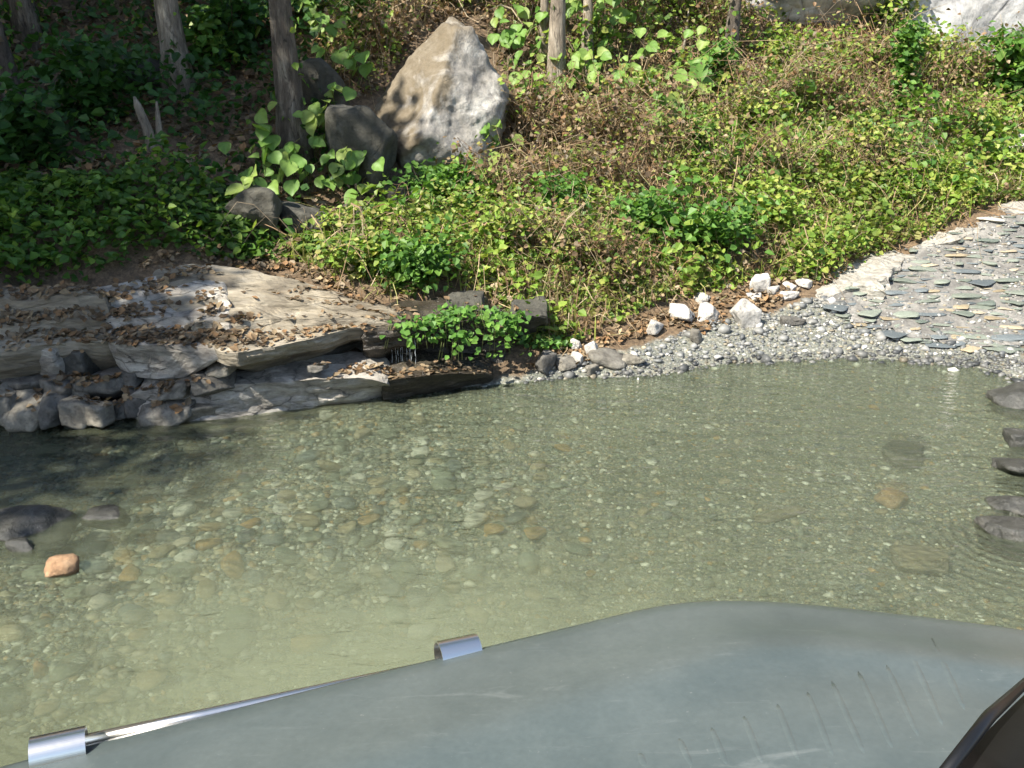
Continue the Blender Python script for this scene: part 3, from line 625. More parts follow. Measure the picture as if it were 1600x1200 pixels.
# ------------------------------------------------------------------ pebbles
PALS = np.array([(.13,.15,.125),(.19,.2,.165),(.26,.275,.23),(.27,.235,.165),(.36,.32,.23),(.32,.21,.1),(.58,.57,.51),(.09,.105,.11),(.17,.19,.185),(.22,.195,.15)])
PPR = np.array([.15,.18,.14,.12,.1,.04,.12,.07,.07,.04]); PPR /= PPR.sum()
def scatter_pebbles(name, P, size, sub, seed, flat=(.45, .75), pals=PALS, pr=PPR):
    r = np.random.default_rng(seed); V, Fc = ico(sub); n = len(P)
    sc = np.stack([size, size*r.uniform(.6, .95, n), size*r.uniform(*flat, n)], -1)
    th = r.uniform(0, 6.28, n); c, s = np.cos(th), np.sin(th)
    W = V[None]*(1+.27*r.normal(size=(n, len(V), 1)).clip(-1.4, 1.4))*sc[:, None]
    W = np.stack([W[..., 0]*c[:, None]-W[..., 1]*s[:, None], W[..., 0]*s[:, None]+W[..., 1]*c[:, None], W[..., 2]], -1)+P[:, None]
    col = pals[r.choice(len(pals), n, p=pr)]*r.uniform(.7, 1.25, (n, 1))
    col = col*np.where((P[:, 2:] > -.01) & (P[:, 2:] < .022+.012*vnoise(P*5, 3)[:, None]), .5, 1)
    Fa = (Fc[None]+np.arange(n)[:, None, None]*len(V)).reshape(-1, 3)
    o = link(name, mesh_np(name, W.reshape(-1, 3), [Fa], True, np.repeat(col, len(V), 0)), M['pebbles']); o['kind'] = 'stuff'; return o
n = 140000
x = R.uniform(-3.4, 4.2, n); y = R.uniform(1.6, 5.4, n); z = H(x, y); a_, b_ = to_px(P3(x, y, z))
poolw = np.exp(-(((x+.55)/1.0)**2+((y-2.2)/.65)**2))
sandy = np.clip((x-.6)/1.2, 0, 1)
keep = (z < -.004) & (R.random(n) > sandy*.55*(vnoise(P3(x*1.1, y*2.2), 15) > -.3)) & (a_ > -80) & (a_ < 1680) & (b_ < 1150) & (R.random(n) > poolw*.9) & (R.random(n) < np.clip(.5+.5*vnoise(P3(x*1.5, y*1.5), 5)+.35, .25, 1))
x, y, z = x[keep], y[keep], z[keep]
big_ = np.clip((.6-x)/1.8, 0, 1)
size = np.exp(R.normal(np.log(.0066), .5, len(x)))*(1+.9*big_)
size = np.clip(size, .004, .032)
scatter_pebbles('stream_pebbles', P3(x, y, z+size*.05), size, 1, 1, flat=(.3, .55))
n = 26000
x = R.uniform(.0, 4.6, n); y = R.uniform(4.7, 6.7, n); z = H(x, y); a_, b_ = to_px(P3(x, y, z))
keep = inpoly(a_, b_, BEACH) & (z > -.02); x, y, z = x[keep], y[keep], z[keep]
size = np.clip(np.exp(R.normal(np.log(.0078), .6, len(x))), .004, .045)
gp = np.array([(.13,.135,.13),(.21,.21,.195),(.31,.305,.28),(.55,.53,.48),(.28,.245,.175),(.09,.095,.095)])
scatter_pebbles('beach_gravel', P3(x, y, z+size*.2), size, 1, 2, pals=gp, pr=np.array([.32,.3,.14,.05,.07,.12]))
x = R.uniform(1.9, 5.2, 6500); y = R.uniform(5.0, 7.6, 6500); z = H(x, y); a_, b_ = to_px(P3(x, y, z)); keep = inpoly(a_, b_, ROAD)
x, y, z = x[keep], y[keep], z[keep]; size = np.clip(np.exp(R.normal(np.log(.0085), .4, len(x))), .004, .02)
scatter_pebbles('road_gravel', P3(x, y, z+.012+size*.1), size, 1, 3, pals=gp, pr=np.array([.3,.3,.13,.03,.12,.12]))
# larger stones on the stream bed, each its own
sm = {k: [] for k in PEB}
for i, k in enumerate(PEB):
    for j in range(5):
        me = rock_mesh('river_stone', 2, 400+i*7+j, (1, .75, .5), None, 8, .06); me.materials.append(PEB[k]); sm[k].append(me)
names = list(PEB); cnt = 0; placed = []
for _ in range(9000):
    if R.random() < .7: x, y = R.uniform(-3, .6), R.uniform(1.7, 4.5)
    else: x, y = R.uniform(.3, 3.6), R.uniform(2.3, 5)
    z = float(H(x, y))
    if z > -.05: continue
    a_, b_ = to_px(np.array([x, y, z]))
    if not (-30 < a_ < 1630 and b_ < 1130): continue
    pw = math.exp(-(((x+.55)/.9)**2+((y-2.2)/.6)**2))
    if R.random() < pw*.75: continue
    if R.random() < .45: x, y = R.normal(-.85, .55), R.normal(3.25, .32); z = float(H(x, y))
    if z > -.04: continue
    s_ = (R.uniform(.035, .085) if x < .3 else R.uniform(.018, .04))*(1.15 if y < 3.2 and x < -.6 else 1)
    if any((x-q[0])**2+(y-q[1])**2 < (s_+q[2])**2*.5 for q in placed): continue
    placed.append((x, y, s_)); k = names[R.choice(5, p=[.36, .3, .1, .1, .14])]
    o = link('river_stone', sm[k][R.integers(5)], None, None, (x, y, z+s_*.18)); o.scale = (s_, s_, s_*R.uniform(.55, .9)); o.rotation_euler = (R.normal(0, .15), R.normal(0, .15), R.uniform(0, 6.28))
    tag(o, f'{k} stone lying on the bed of the shallow stream', 'stone', f'{k} stones on the stream bed'); cnt += 1
    if cnt >= 298: break

# ------------------------------------------------------------------ leaves
def rotmats(nrm, fwd):
    nrm = nrm/np.linalg.norm(nrm, axis=1)[:, None]
    f = fwd-nrm*(fwd*nrm).sum(1)[:, None]; f /= np.linalg.norm(f, axis=1)[:, None]+1e-9
    r = np.cross(f, nrm); return np.stack([r, f, nrm], -1)
def ovate(w=.42, fold=.12, droop=.18):
    return np.array([(0, 0, 0), (w, .33, fold), (w*.72, .7, fold*.6-droop*.4), (0, 1, -droop), (-w*.72, .7, fold*.6-droop*.4), (-w, .33, fold)]), np.array([(0, 1, 2, 3), (0, 3, 4, 5)])
def batch(P, N_, fw, size, col, tmpl):
    V, Fq = tmpl; n = len(P); Rm = rotmats(N_, fw)
    W = np.einsum('nij,vj->nvi', Rm, V)*np.asarray(size)[:, None, None]+P[:, None]
    Fa = (Fq[None]+np.arange(n)[:, None, None]*len(V)).reshape(-1, Fq.shape[1])
    return W.reshape(-1, 3), Fa, np.repeat(col, len(V), 0)
def rand_up(n, tilt, r=R, bias=(0, 0, 0)):
    v = r.normal(0, tilt, (n, 3)); v[:, 2] = 1; return v+np.array(bias)
def rand_h(n, r=R):
    t = r.uniform(0, 6.283, n); return np.stack([np.cos(t), np.sin(t), r.normal(-.15, .25, n)], -1)
GREEN = np.array([(.15, .25, .035), (.19, .3, .045), (.25, .34, .06), (.3, .34, .075), (.11, .2, .04), (.33, .32, .1)])
MIDG = np.array([(.09, .2, .035), (.11, .23, .04), (.14, .26, .045), (.07, .16, .03)])
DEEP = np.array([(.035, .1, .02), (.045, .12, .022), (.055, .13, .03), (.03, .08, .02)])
BROWN = np.array([(.17, .115, .065), (.24, .165, .095), (.32, .24, .145), (.11, .075, .045), (.25, .15, .075), (.2, .16, .11)])
STRAW = np.array([(.4, .3, .18), (.34, .23, .14), (.46, .37, .25), (.26, .17, .1), (.29, .28, .11)])
def pick(cols, n, r=R, j=.2): return cols[r.integers(len(cols), size=n)]*r.uniform(1-j, 1+j, (n, 1))

LOW = [(425,405),(500,372),(560,352),(640,345),(780,345),(860,318),(960,318),(1060,330),(1180,300),(1300,240),(1420,215),(1600,195),(1750,180),(1750,262),(1600,312),
       (1450,370),(1330,418),(1285,442),(1200,440),(1080,465),(1010,490),(950,525),(880,548),(830,548),(790,500),(760,470),(700,462),(640,475),(570,470),(500,430)]
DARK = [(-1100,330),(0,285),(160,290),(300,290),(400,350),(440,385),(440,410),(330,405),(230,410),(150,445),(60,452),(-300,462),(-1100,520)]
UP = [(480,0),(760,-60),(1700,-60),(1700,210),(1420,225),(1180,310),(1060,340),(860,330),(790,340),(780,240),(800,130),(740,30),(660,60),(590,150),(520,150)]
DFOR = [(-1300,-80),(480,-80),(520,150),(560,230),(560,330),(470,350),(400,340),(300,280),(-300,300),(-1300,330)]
EXCL = [(605,285),(603,200),(630,150),(690,80),(730,60),(755,90),(775,150),(750,280),(715,295)]   # the boulder

mb = MB(); drym = MB()
def cover(poly, dens, hgt, size, pal, tilt=.6, seed=0, mbx=mb, tm=None, xr=(-6.5, 6.5), yr=(4.2, 11.5), clumpf=2.2, thr=-1, bias=(0, -.15, 0), excl=True):
    r = np.random.default_rng(seed); n = int(dens*(xr[1]-xr[0])*(yr[1]-yr[0]))
    x = r.uniform(*xr, n); y = r.uniform(*yr, n); z = H(x, y); a_, b_ = to_px(P3(x, y, z))
    jx, jy = 14*fbm(P3(x*4, y*4), 2, 50), 10*fbm(P3(x*4, y*4), 2, 51)
    cl = fbm(P3(x*clumpf, y*clumpf), 3, seed+60)
    k = inpoly(a_+jx, b_+jy, poly) & (cl > thr) & (z > .03)
    if excl: k &= ~inpoly(a_, b_, EXCL)
    x, y, z, cl = x[k], y[k], z[k], cl[k]; n = len(x)
    vh = hgt*np.clip(.55+.75*cl, .12, 1.6)
    u = r.random(n)**.7
    P = P3(x, y, z+.01+vh*u)
    s_ = r.uniform(*size, n)*(.8+.3*u)
    col = pick(pal, n, r, .25)*(.9+.25*vnoise(P3(x*1.7, y*1.7), seed+70))[:, None]
    W, Fa, Cc = batch(P, rand_up(n, tilt, r, bias), rand_h(n, r), s_, col, tm or ovate())
    mbx.add(W, [Fa], Cc); return n
def blades(poly, dens, length, width, pal, lean, seed, mbx, xr=(-6.5, 6.5), yr=(4.2, 11.5), thr=-1, clumpf=3):
    r = np.random.default_rng(seed); n = int(dens*(xr[1]-xr[0])*(yr[1]-yr[0]))
    x = r.uniform(*xr, n); y = r.uniform(*yr, n); z = H(x, y); a_, b_ = to_px(P3(x, y, z))
    k = inpoly(a_+14*fbm(P3(x*4, y*4), 2, 52), b_, poly) & (fbm(P3(x*clumpf, y*clumpf), 3, seed+80) > thr) & (z > .05) & ~inpoly(a_, b_, EXCL)
    x, y, z = x[k], y[k], z[k]; n = len(x); th = r.uniform(0, 6.283, n); ln = r.uniform(*length, n); le = r.uniform(.2, lean, n)
    d = np.stack([np.cos(th), np.sin(th), 0*th], -1); sd = np.stack([-np.sin(th), np.cos(th), 0*th], -1)*(r.uniform(*width, n))[:, None]
    up = np.array([0, 0, 1.]); b0 = P3(x, y, z-.01)
    mid = b0+d*(ln*le*.35)[:, None]+up*(ln*.6)[:, None]*np.sqrt(np.clip(1-(le*.5)**2, .1, 1))[:, None]
    tip = b0+d*(ln*le)[:, None]+up*(ln*np.clip(1-le*.6, .05, 1))[:, None]
    W = np.stack([b0-sd, b0+sd, mid+sd*.8, mid-sd*.8, tip], 1).reshape(-1, 3); i = np.arange(n)[:, None]*5
    mbx.add(W, [i+np.array([[0, 1, 2, 3]]), i+np.array([[3, 2, 4]])], np.repeat(pick(pal, n, r), 5, 0))
def tangle(poly, n, hmax, seed, mbx, xr=(-3, 6.5), yr=(5, 11)):
    r = np.random.default_rng(seed); x = r.uniform(*xr, n*6); y = r.uniform(*yr, n*6); a_, b_ = to_px(P3(x, y, H(x, y)))
    k = np.nonzero(inpoly(a_, b_, poly) & ~inpoly(a_, b_, EXCL))[0][:n]; x, y = x[k], y[k]; n = len(x)
    th = r.uniform(0, 6.283, n); st_ = r.uniform(.04, .11, n); hh = r.uniform(.02, hmax, n)*r.random(n); wd_ = r.uniform(.0012, .004, n); pts = []; ph = r.uniform(0, 3.1, n)
    for i in range(7):
        pts.append(P3(x, y, H(x, y)+.02+hh*np.abs(np.sin(ph+i*.55)))); th = th+r.normal(0, .5, n); x = x+np.cos(th)*st_; y = y+np.sin(th)*st_*.8
    pts = np.stack(pts, 1); sd = np.stack([-np.sin(th), np.cos(th), r.normal(0, .6, n)], -1)*wd_[:, None]; sd = sd[:, None]*np.linspace(1, .4, 7)[None, :, None]
    W = np.concatenate([pts-sd, pts+sd], 1).reshape(-1, 3); i0 = np.arange(n)[:, None, None]*14; q = np.array([(j, j+1, j+8, j+7) for j in range(6)])[None]
    mbx.add(W, [(i0+q).reshape(-1, 4)], np.repeat(pick(np.r_[STRAW, BROWN*.9], n, r), 14, 0))
# lush low band, fading into dry stems
cover(LOW, 3200, .22, (.02, .046), GREEN, .7, 1, thr=-.75)
cover(LOW, 900, .27, (.03, .07), GREEN[:4], .6, 2, thr=.1)
cover(LOW, 260, .12, (.03, .06), STRAW, .8, 12)
blades(LOW, 420, (.1, .3), (.0025, .006), np.r_[STRAW, GREEN[2:4], GREEN[3:]], 1.0, 3, mb)
DRYB = [(800,360),(960,340),(1000,420),(960,500),(860,530),(780,450)]
blades(DRYB, 450, (.12, .3), (.0025, .005), np.r_[STRAW, GREEN[3:]], 1.5, 33, mb)
# dark band at left
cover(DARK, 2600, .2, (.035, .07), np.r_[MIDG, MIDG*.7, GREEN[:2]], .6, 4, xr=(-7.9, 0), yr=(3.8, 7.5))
# upper slope: scattered green over brown litter
UPR = [(1040,180),(1200,150),(1380,120),(1700,100),(1700,230),(1420,240),(1180,330),(1040,330)]
BRN = [(780,130),(900,90),(1060,130),(1080,240),(1000,330),(870,320),(780,300)]
UP2 = [(480,0),(760,-60),(1700,-60),(1700,210),(1420,225),(1180,310),(1080,300),(1060,140),(900,80),(740,30),(660,60),(590,150),(520,150)]
cover(BRN, 380, .3, (.025, .055), GREEN, .9, 45, thr=.15)
cover(UP2, 800, .34, (.025, .06), GREEN, .8, 5, thr=.05, clumpf=1.5)
cover(UPR, 240, .42, (.05, .095), np.r_[GREEN[2:4], MIDG], .7, 46, thr=.25, clumpf=1.6)
cover(LOW, 420, .36, (.045, .085), np.r_[MIDG, GREEN[1:3]], .6, 47, thr=.3, clumpf=1.5)
cover(UP2, 900, .16, (.018, .042), np.r_[GREEN, GREEN[:3]], .8, 6, thr=-.2)
cover(UPR, 1500, .28, (.02, .05), GREEN, .75, 16, thr=-.05, clumpf=1.7)
blades(UPR, 260, (.12, .32), (.002, .005), np.r_[GREEN[2:], STRAW], 1.6, 17, mb)
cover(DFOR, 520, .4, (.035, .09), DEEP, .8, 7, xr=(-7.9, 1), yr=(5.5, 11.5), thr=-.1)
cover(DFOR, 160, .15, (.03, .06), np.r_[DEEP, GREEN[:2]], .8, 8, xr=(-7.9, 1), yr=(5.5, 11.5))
gco = link('ground_cover', mb.mesh('ground_cover', False), M['leaf']); gco['kind'] = 'stuff'
# dry litter, dead grass
LITP = ovate(.36, .16, -.12)
cover(UP, 1200, .06, (.025, .06), BROWN, .75, 21, drym, LITP)
cover(DFOR, 500, .04, (.03, .08), BROWN, .6, 22, drym, LITP, xr=(-7.9, 1), yr=(5.5, 11.5))
cover(LOW, 300, .05, (.03, .06), BROWN, .7, 23, drym, LITP)
BL = [(820,570),(930,535),(1020,500),(1100,470),(1200,440),(1290,440),(1240,462),(1130,505),(1010,532),(930,560),(860,585)]
cover(BL, 2400, .03, (.025, .05), BROWN, .5, 24, drym, LITP, yr=(4.6, 7))
tangle(UP, 3000, .4, 41, drym); tangle(BRN, 2200, .5, 43, drym); tangle(LOW, 2200, .4, 42, drym); tangle(UPR, 2200, .5, 44, drym)
STRIP = [(200,428),(240,398),(330,395),(440,402),(480,425),(560,465),(640,478),(640,492),(560,482),(480,448),(420,425),(300,415)]
cover(STRIP, 1600, .03, (.025, .055), BROWN, .5, 27, drym, LITP, yr=(4.4, 6))
blades(UP, 260, (.08, .25), (.002, .004), np.r_[STRAW, BROWN], 1.7, 25, drym, thr=-.2)
dl = link('leaf_litter', drym.mesh('leaf_litter', False), M['dry']); dl['kind'] = 'stuff'
# litter on the rock shelves
bpy.context.view_layer.update()
tv, tf = [GV], [GF]; off = len(GV)
allV = [Vector(v) for v in GV]; allF = [tuple(int(i) for i in f) for f in GF if GV[f[0], 1] > 3.4 and GV[f[0], 1] < 10 and abs(GV[f[0], 0]) < 6]
for o in SURF:
    mw = o.matrix_world; b = len(allV); allV += [mw@v.co for v in o.data.vertices]; allF += [tuple(b+i for i in p.vertices) for p in o.data.polygons]
BV = BVHTree.FromPolygons(allV, allF)
def drop(x, y, z0=4):
    h = BV.ray_cast(Vector((x, y, z0)), Vector((0, 0, -1))); return h
def litter_on(polys, n, size, seed, pal=BROWN):
    r = np.random.default_rng(seed); Ps, Ns = [], []
    for px, py, sx, sy, zz, k in polys:
        for _ in range(k):
            p = onz(px+r.normal(0, sx), py+r.normal(0, sy), zz); h = drop(p[0], p[1])
            if h[0] is None or h[0].z < .08 or h[1].z < .5: continue
            Ps.append(np.array(h[0])+[0, 0, .006]); Ns.append(np.array(h[1])+r.normal(0, .25, 3))
    Ps = np.array(Ps); m_ = len(Ps)
    return batch(Ps, np.array(Ns), rand_h(m_, r)*np.array([1, 1, 0]), r.uniform(*size, m_), pick(pal, m_, r, .3), LITP)
lm = MB()
W, Fa, Cc = litter_on([(30,500,50,14,.48,420),(110,480,30,8,.5,160),(160,490,40,7,.48,200),(200,505,30,6,.45,150),(290,525,45,4,.42,240),(330,480,14,5,.5,70),(240,455,24,5,.55,90),(290,425,30,5,.6,80),(440,422,40,4,.58,120),(140,528,50,5,.42,200),(380,500,16,8,.46,40),(470,470,20,8,.48,40),(480,520,10,6,.42,24),
    (230,600,70,8,.2,330),(430,590,90,6,.2,230),(330,628,50,6,.15,160),(580,480,40,8,.46,160),(560,572,50,5,.2,160),(690,572,40,8,.15,110),(640,120,30,40,1.75,30),(780,510,30,12,.3,60)], 0, (.018, .052), 31, BROWN*.8)
lm.add(W, [Fa], Cc)
lo = link('ledge_leaf_litter', lm.mesh('ledge_leaf_litter', False), M['dry']); lo['kind'] = 'stuff'

# ------------------------------------------------------------------ trees
def leaf_cloud(centres, rads, per, size, pal, seed):
    r = np.random.default_rng(seed); m_ = MB()
    for c, ra in zip(centres, rads):
        n = int(per*ra**2); v = r.normal(size=(n, 3)); v /= np.linalg.norm(v, axis=1)[:, None]; v *= ra*(r.random(n)**.45)[:, None]*np.array([1, 1, .6])
        W, Fa, Cc = batch(np.array(c)+v, rand_up(n, .7, r), rand_h(n, r), r.uniform(*size, n), pick(pal, n, r, .25), ovate()); m_.add(W, [Fa], Cc)
    return m_
def tree(base, lean, height, r0, label, seed, crown_r=1.6, clumps=12, bark='bark', per=260, crown_lo=.68, spread=1.0, group='trees on the bank', ivy=260):
    r = np.random.default_rng(seed); base = np.array(base, float)
    root = empty('tree', base); tag(root, label, 'tree', group)
    t = np.linspace(0, 1, 40); top = np.array([lean[0], lean[1], height])
    pts = t[:, None]*top+np.stack([.12*np.sin(t*5+seed), .1*np.sin(t*4+seed*2), 0*t], -1)*t[:, None]; pts[0, 2] -= .25
    rad = r0*(1-.75*t)*(1+1.1*np.exp(-t*45)); mbk = MB(); V, Fc = tube(pts, rad, 12)
    V = V+(V-np.repeat(np.r_[pts, pts[:1]*0], 1, 0).mean(0))*0
    V += (.12*r0*fbm(V*np.array([14, 14, 3]), 3, seed))[:, None]*np.array([1, 1, 0]); mbk.add(V, Fc)
    link('trunk', mbk.mesh('trunk'), M[bark], root)
    if ivy:
        hv = r.uniform(0, 3.2, ivy)**1.1; an = r.uniform(0, 6.283, ivy); keep_ = vnoise(np.stack([np.cos(an), np.sin(an), hv*2.2], -1)+seed, 4) > -.15; hv, an = hv[keep_], an[keep_]; n_i = len(hv)
        ax_ = np.stack([np.interp(hv, pts[:, 2], pts[:, k]) for k in range(3)], -1); od = np.stack([np.cos(an), np.sin(an), 0*an], -1); rv_ = np.interp(hv, pts[:, 2], rad)
        W, Fa, Cc = batch(ax_+od*(rv_+r.uniform(0, .05, n_i))[:, None], od+r.normal(0, .45, (n_i, 3))+[0, 0, .35], rand_h(n_i, r)+[0, 0, -.6], r.uniform(.03, .075, n_i), pick(np.r_[MIDG, GREEN[:3], BROWN[:2]], n_i, r), ovate())
        link('climbing_leaves', mesh_np('climbing_leaves', W, [Fa], False, Cc), M['leaf'], root)
    cs, rs = [], []
    for i in range(clumps):
        u = crown_lo+(1-crown_lo)*(i+.5)/clumps; p0 = np.array([np.interp(u, t, pts[:, k]) for k in range(3)])
        th = i*2.4+seed; e = p0+np.array([math.cos(th), math.sin(th), .35])*crown_r*spread*r.uniform(.6, 1.15)*(1.15-.5*(u-crown_lo)/(1-crown_lo))
        md = (p0+e)/2+np.array([0, 0, .12]); V, Fc = tube([p0, md, e], [r0*.3, r0*.2, r0*.06], 6); link('limb', mesh_np('limb', V, Fc), M[bark], root)
        cs += [e, md]; rs += [crown_r*.55, crown_r*.38]
    m_ = leaf_cloud(cs, rs, per, (.09, .17), np.r_[DEEP, GREEN[:2]], seed); link('crown', m_.mesh('crown', False), M['leaf'], root)
    return root
tree(at(462, 240), (-.3, .1, ), 11, .085, 'thick mossy tree trunk left of the huge boulder', 3, 1.5)
tree(at(278, 135), (-.2, .2), 11, .08, 'slim tree with a sunlit streak on its trunk in the shade', 4, 1.4, bark='bark_pale', ivy=50)  # pale bark colour stands in for sunlight on this trunk
tree(at(30, 178), (-1.1, .2), 10, .05, 'thin leaning tree at the edge of the dark forest', 6, 1.2)
tree(at(45, 60), (-.4, .3), 11, .07, 'dim tree deep in the dark forest', 8, 1.3)
tree(at(868, 158), (.06, .1), 11, .06, 'pale barked tree among the round leaved vines', 9, 1.1, 8, 'bark_pale')
tree(at(918, 118), (-.12, .1), 10, .04, 'thin pale sapling beside the pale barked tree', 10, .9, 6, 'bark_pale')
tree(at(850, 95), (-.05, .1), 10, .03, 'narrow young stem behind the pale barked tree', 12, .8, 5, 'bark_pale')
tree(at(1138, 105), (.35, .1), 11, .05, 'dark stemmed tree near the grey rock outcrop', 13, 1.1, 8)
tree(at(385, 60), (.1, .2), 11, .05, 'thin tree between the slim trunk and the thick mossy trunk', 15, 1.2)
# forest trees standing to the left, whose crowns shade the left slope; the last, unseen, is added to shade the water
for i, (x, y, hgt, lx, ly, cr) in enumerate([(-6.8, 5.2, 6.6, .75, -1.8, 1.6), (-7.8, 4.9, 6.8, .2, -2.4, 1.7), (-8.4, 6.4, 8, .3, -.8, 2.2), (-6.9, 7.4, 7.5, -.1, -.9, 1.9), (-9.5, 4.6, 8.5, .8, -2.4, 2.2), (-8.1, 4.6, 6.6, .5, -3.4, 1.5), (-9.4, 8.6, 8.5, .3, -.6, 2.2), (-7, -.4, 6.4, 1.1, 1.3, 1.15)]):
    tree((x, y, float(H0(np.array([x]), np.array([y]))[0])), (lx, ly), hgt, .15, 'tall leafy tree of the dark forest standing left of the rock ledges' if i < 7 else 'unseen leafy tree added on the near bank to shade the left water', 30+i, cr, 15, 'bark', 400, .42, group='forest trees left of the ledges' if i < 7 else 'trees on the bank')
# broken forked stump
sp_ = at(240, 235); stp = empty('tree_stump', sp_); tag(stp, 'broken forked grey stump on the shaded slope', 'stump')
V, Fc = tube([(0, 0, -.1), (-.02, 0, .12), (-.07, 0, .3), (-.09, .01, .36)], [.05, .04, .028, .008], 8); link('prong', mesh_np('prong', V, Fc), M['bark_pale'], stp)
V, Fc = tube([(.03, .02, -.1), (.05, .02, .14), (.06, .02, .33)], [.035, .025, .008], 8); link('prong', mesh_np('prong', V, Fc), M['bark_pale'], stp)

# ------------------------------------------------------------------ round-leaved vines: each leaf is a part
def heart():
    th = np.linspace(math.radians(-72), math.radians(252), 13); rr_ = .5*np.ones(13); rr_[[0, 12]] = .46
    V = [(0, 0, 0)]+[(math.cos(a)*b*1.05, .42+math.sin(a)*b, .15*abs(math.cos(a))-.09*math.sin(a)) for a, b in zip(th, rr_)]
    V[7] = (0, 1.0, -.2)
    return np.array(V), np.array([(0, i, i+1) for i in range(1, 13)]+[(0, 13, 1)])
leafm = []
for pal in [(.16, .28, .06), (.2, .31, .07), (.24, .32, .08), (.13, .24, .05)]:
    V, Fc = heart(); cv = np.tile(np.array(pal), (len(V), 1)); cv[0] *= 1.35; cv[[3, 5, 7, 9, 11]] *= 1.15; cv[[1, 4, 10]] *= .8; leafm.append(mesh_np('leaf', V, [Fc], True, cv)); leafm[-1].materials.append(M['leaf'])
def vine(px, py, n, spread, size, label, seed, hgt=(.08, .35), group='round leaved vines on the slope'):
    r = np.random.default_rng(seed); b = at(px, py); root = empty('vine', b); tag(root, label, 'vine', group)
    m_ = MB(); k0 = r.integers(4)
    for i in range(n):
        q = at(px+r.normal(0, spread), py+r.normal(0, spread*.7)); hh = r.uniform(*hgt)
        if abs(q[1]-b[1]) > 1.2: q[1] = b[1]; q[2] = b[2]
        e = q-b+np.array([0, -.12, hh])
        s_ = r.uniform(*size); nn = Vector((r.normal(-.25, .35), r.normal(-.55, .3), .75)).normalized()
        f = Vector((r.normal(0, .6), r.normal(-.5, .3), -.5)); f = (f-nn*f.dot(nn)).normalized(); rt = f.cross(nn)
        o = link('leaf', leafm[(k0+r.integers(3)) % 4], None, root); o.matrix_local = Matrix.Translation(e) @ Matrix((rt, f, nn)).transposed().to_4x4() @ Matrix.Scale(s_, 4)
        V, Fc = tube([q-b+[0, 0, -.02], (q-b)*.8+[0, 0, hh*.7], e], [.004, .003, .002], 4, False); m_.add(V, Fc, np.array([.12, .14, .05]))
    V, Fc = tube([(0, 0, -.02), (.05, -.05, .1), (.2, -.1, .2)], [.006, .005, .003], 5); m_.add(V, Fc, np.array([.14, .13, .06]))
    link('stem', m_.mesh('stem'), M['dry'], root)
vines = [(815,100,14,24,'round leaved vine spilling over the right edge of the huge boulder'),(905,60,9,22,'round leaved vine climbing the pale barked tree'),
 (900,150,8,16,'round leaved vine at the foot of the pale barked tree'),(965,70,12,26,'round leaved vine right of the thin pale sapling'),
 (1010,130,12,24,'round leaved vine in the middle of the brown slope'),(960,175,8,18,'low round leaved vine on brown litter'),
 (1095,115,6,14,'round leaved vine left of the dark stemmed tree'),(1075,160,5,10,'pair of very large round leaves above the brown slope'),(1040,195,4,8,'single broad round leaf clump on dry grass'),
 (840,180,8,14,'round leaved vine below the boulder vine'),(775,255,7,16,'drooping round leaved vine at the lower right of the huge boulder'),(1025,225,4,10,'small round leaved vine above the tall green shrub'),
 (515,230,14,26,'shaded round leaved vine left of the huge boulder'),(545,130,8,18,'sunlit round leaved vine on the dark bank above the boulder'),(470,290,12,26,'shaded round leaved vine above the low dark rock'),
 (435,260,4,8,'few round leaves in front of the thick mossy trunk'),(410,345,6,10,'yellow green round leaved vine over the rounded boulder'),(560,300,8,18,'round leaved vine below the leaning shaded rock'),
 (340,80,10,16,'sunlit round leaved vine in the dark forest gap'),(385,45,8,22,'round leaved vine hanging by the thick mossy trunk'),(460,30,8,20,'yellow tinged round leaved vine above the dark slope'),(500,60,7,22,'loose round leaved vine left of the boulder top')]
for i, (px, py, n_, sp, lab) in enumerate(vines):
    vine(px, py, int(n_*2), sp*1.35, (.07, .125) if i not in (7, 8) else (.13, .17), lab, 500+i)

# ------------------------------------------------------------------ shrubs, ferns, grass tufts
def shrub(px, py, hgt, rad, n, size, pal, label, seed, name='shrub', stems=5, zfrac=.6, base=None):
    r = np.random.default_rng(seed); b = at(px, py) if base is None else np.array(base, float); root = empty(name, b); tag(root, label, 'shrub', 'shrubs on the bank')
    ms, ml = MB(), MB(); pts = []
    for i in range(stems):
        th = r.uniform(0, 6.28); e = np.array([math.cos(th)*rad*r.uniform(.3, .9), math.sin(th)*rad*.7, hgt*r.uniform(.7, 1)]); md = e*np.array([.3, .3, .55])
        V, Fc = tube([(0, 0, -.03), md, e], [.008, .006, .002], 5); ms.add(V, Fc, np.array([.1, .08, .04]))
        for u in np.linspace(.25, 1, 7): pts.append((1-u)**2*np.zeros(3)+2*u*(1-u)*md+u*u*e)
    pts = np.array(pts); c = pts[r.integers(len(pts), size=n)]+r.normal(0, rad*.3, (n, 3))*np.array([1, .8, .7])
    c[:, 2] = np.maximum(c[:, 2], .0)
    W, Fa, Cc = batch(c, rand_up(n, .65, r, (0, -.25, 0)), rand_h(n, r), r.uniform(*size, n), pick(pal, n, r, .25), ovate()); ml.add(W, [Fa], Cc)
    link('stem', ms.mesh('stem'), M['dry'], root); link('foliage', ml.mesh('foliage', False), M['leaf'], root); return root
shrub(690, 335, .36, .24, 1000, (.035, .06), MIDG, 'dense green shrub growing at the foot of the huge boulder', 1)
shrub(750, 335, .28, .16, 520, (.035, .06), MIDG, 'bright green shrub at the lower right corner of the huge boulder', 2)
shrub(1405, 200, .95, .16, 700, (.04, .075), MIDG, 'tall upright dark green shrub in front of the white rock face', 3)
shrub(1390, 70, .5, .3, 500, (.04, .08), GREEN, 'feathery green shrub between the two rock outcrops', 4)
shrub(1090, 268, .42, .1, 330, (.035, .06), MIDG, 'narrow upright green shrub on the brown slope', 5)
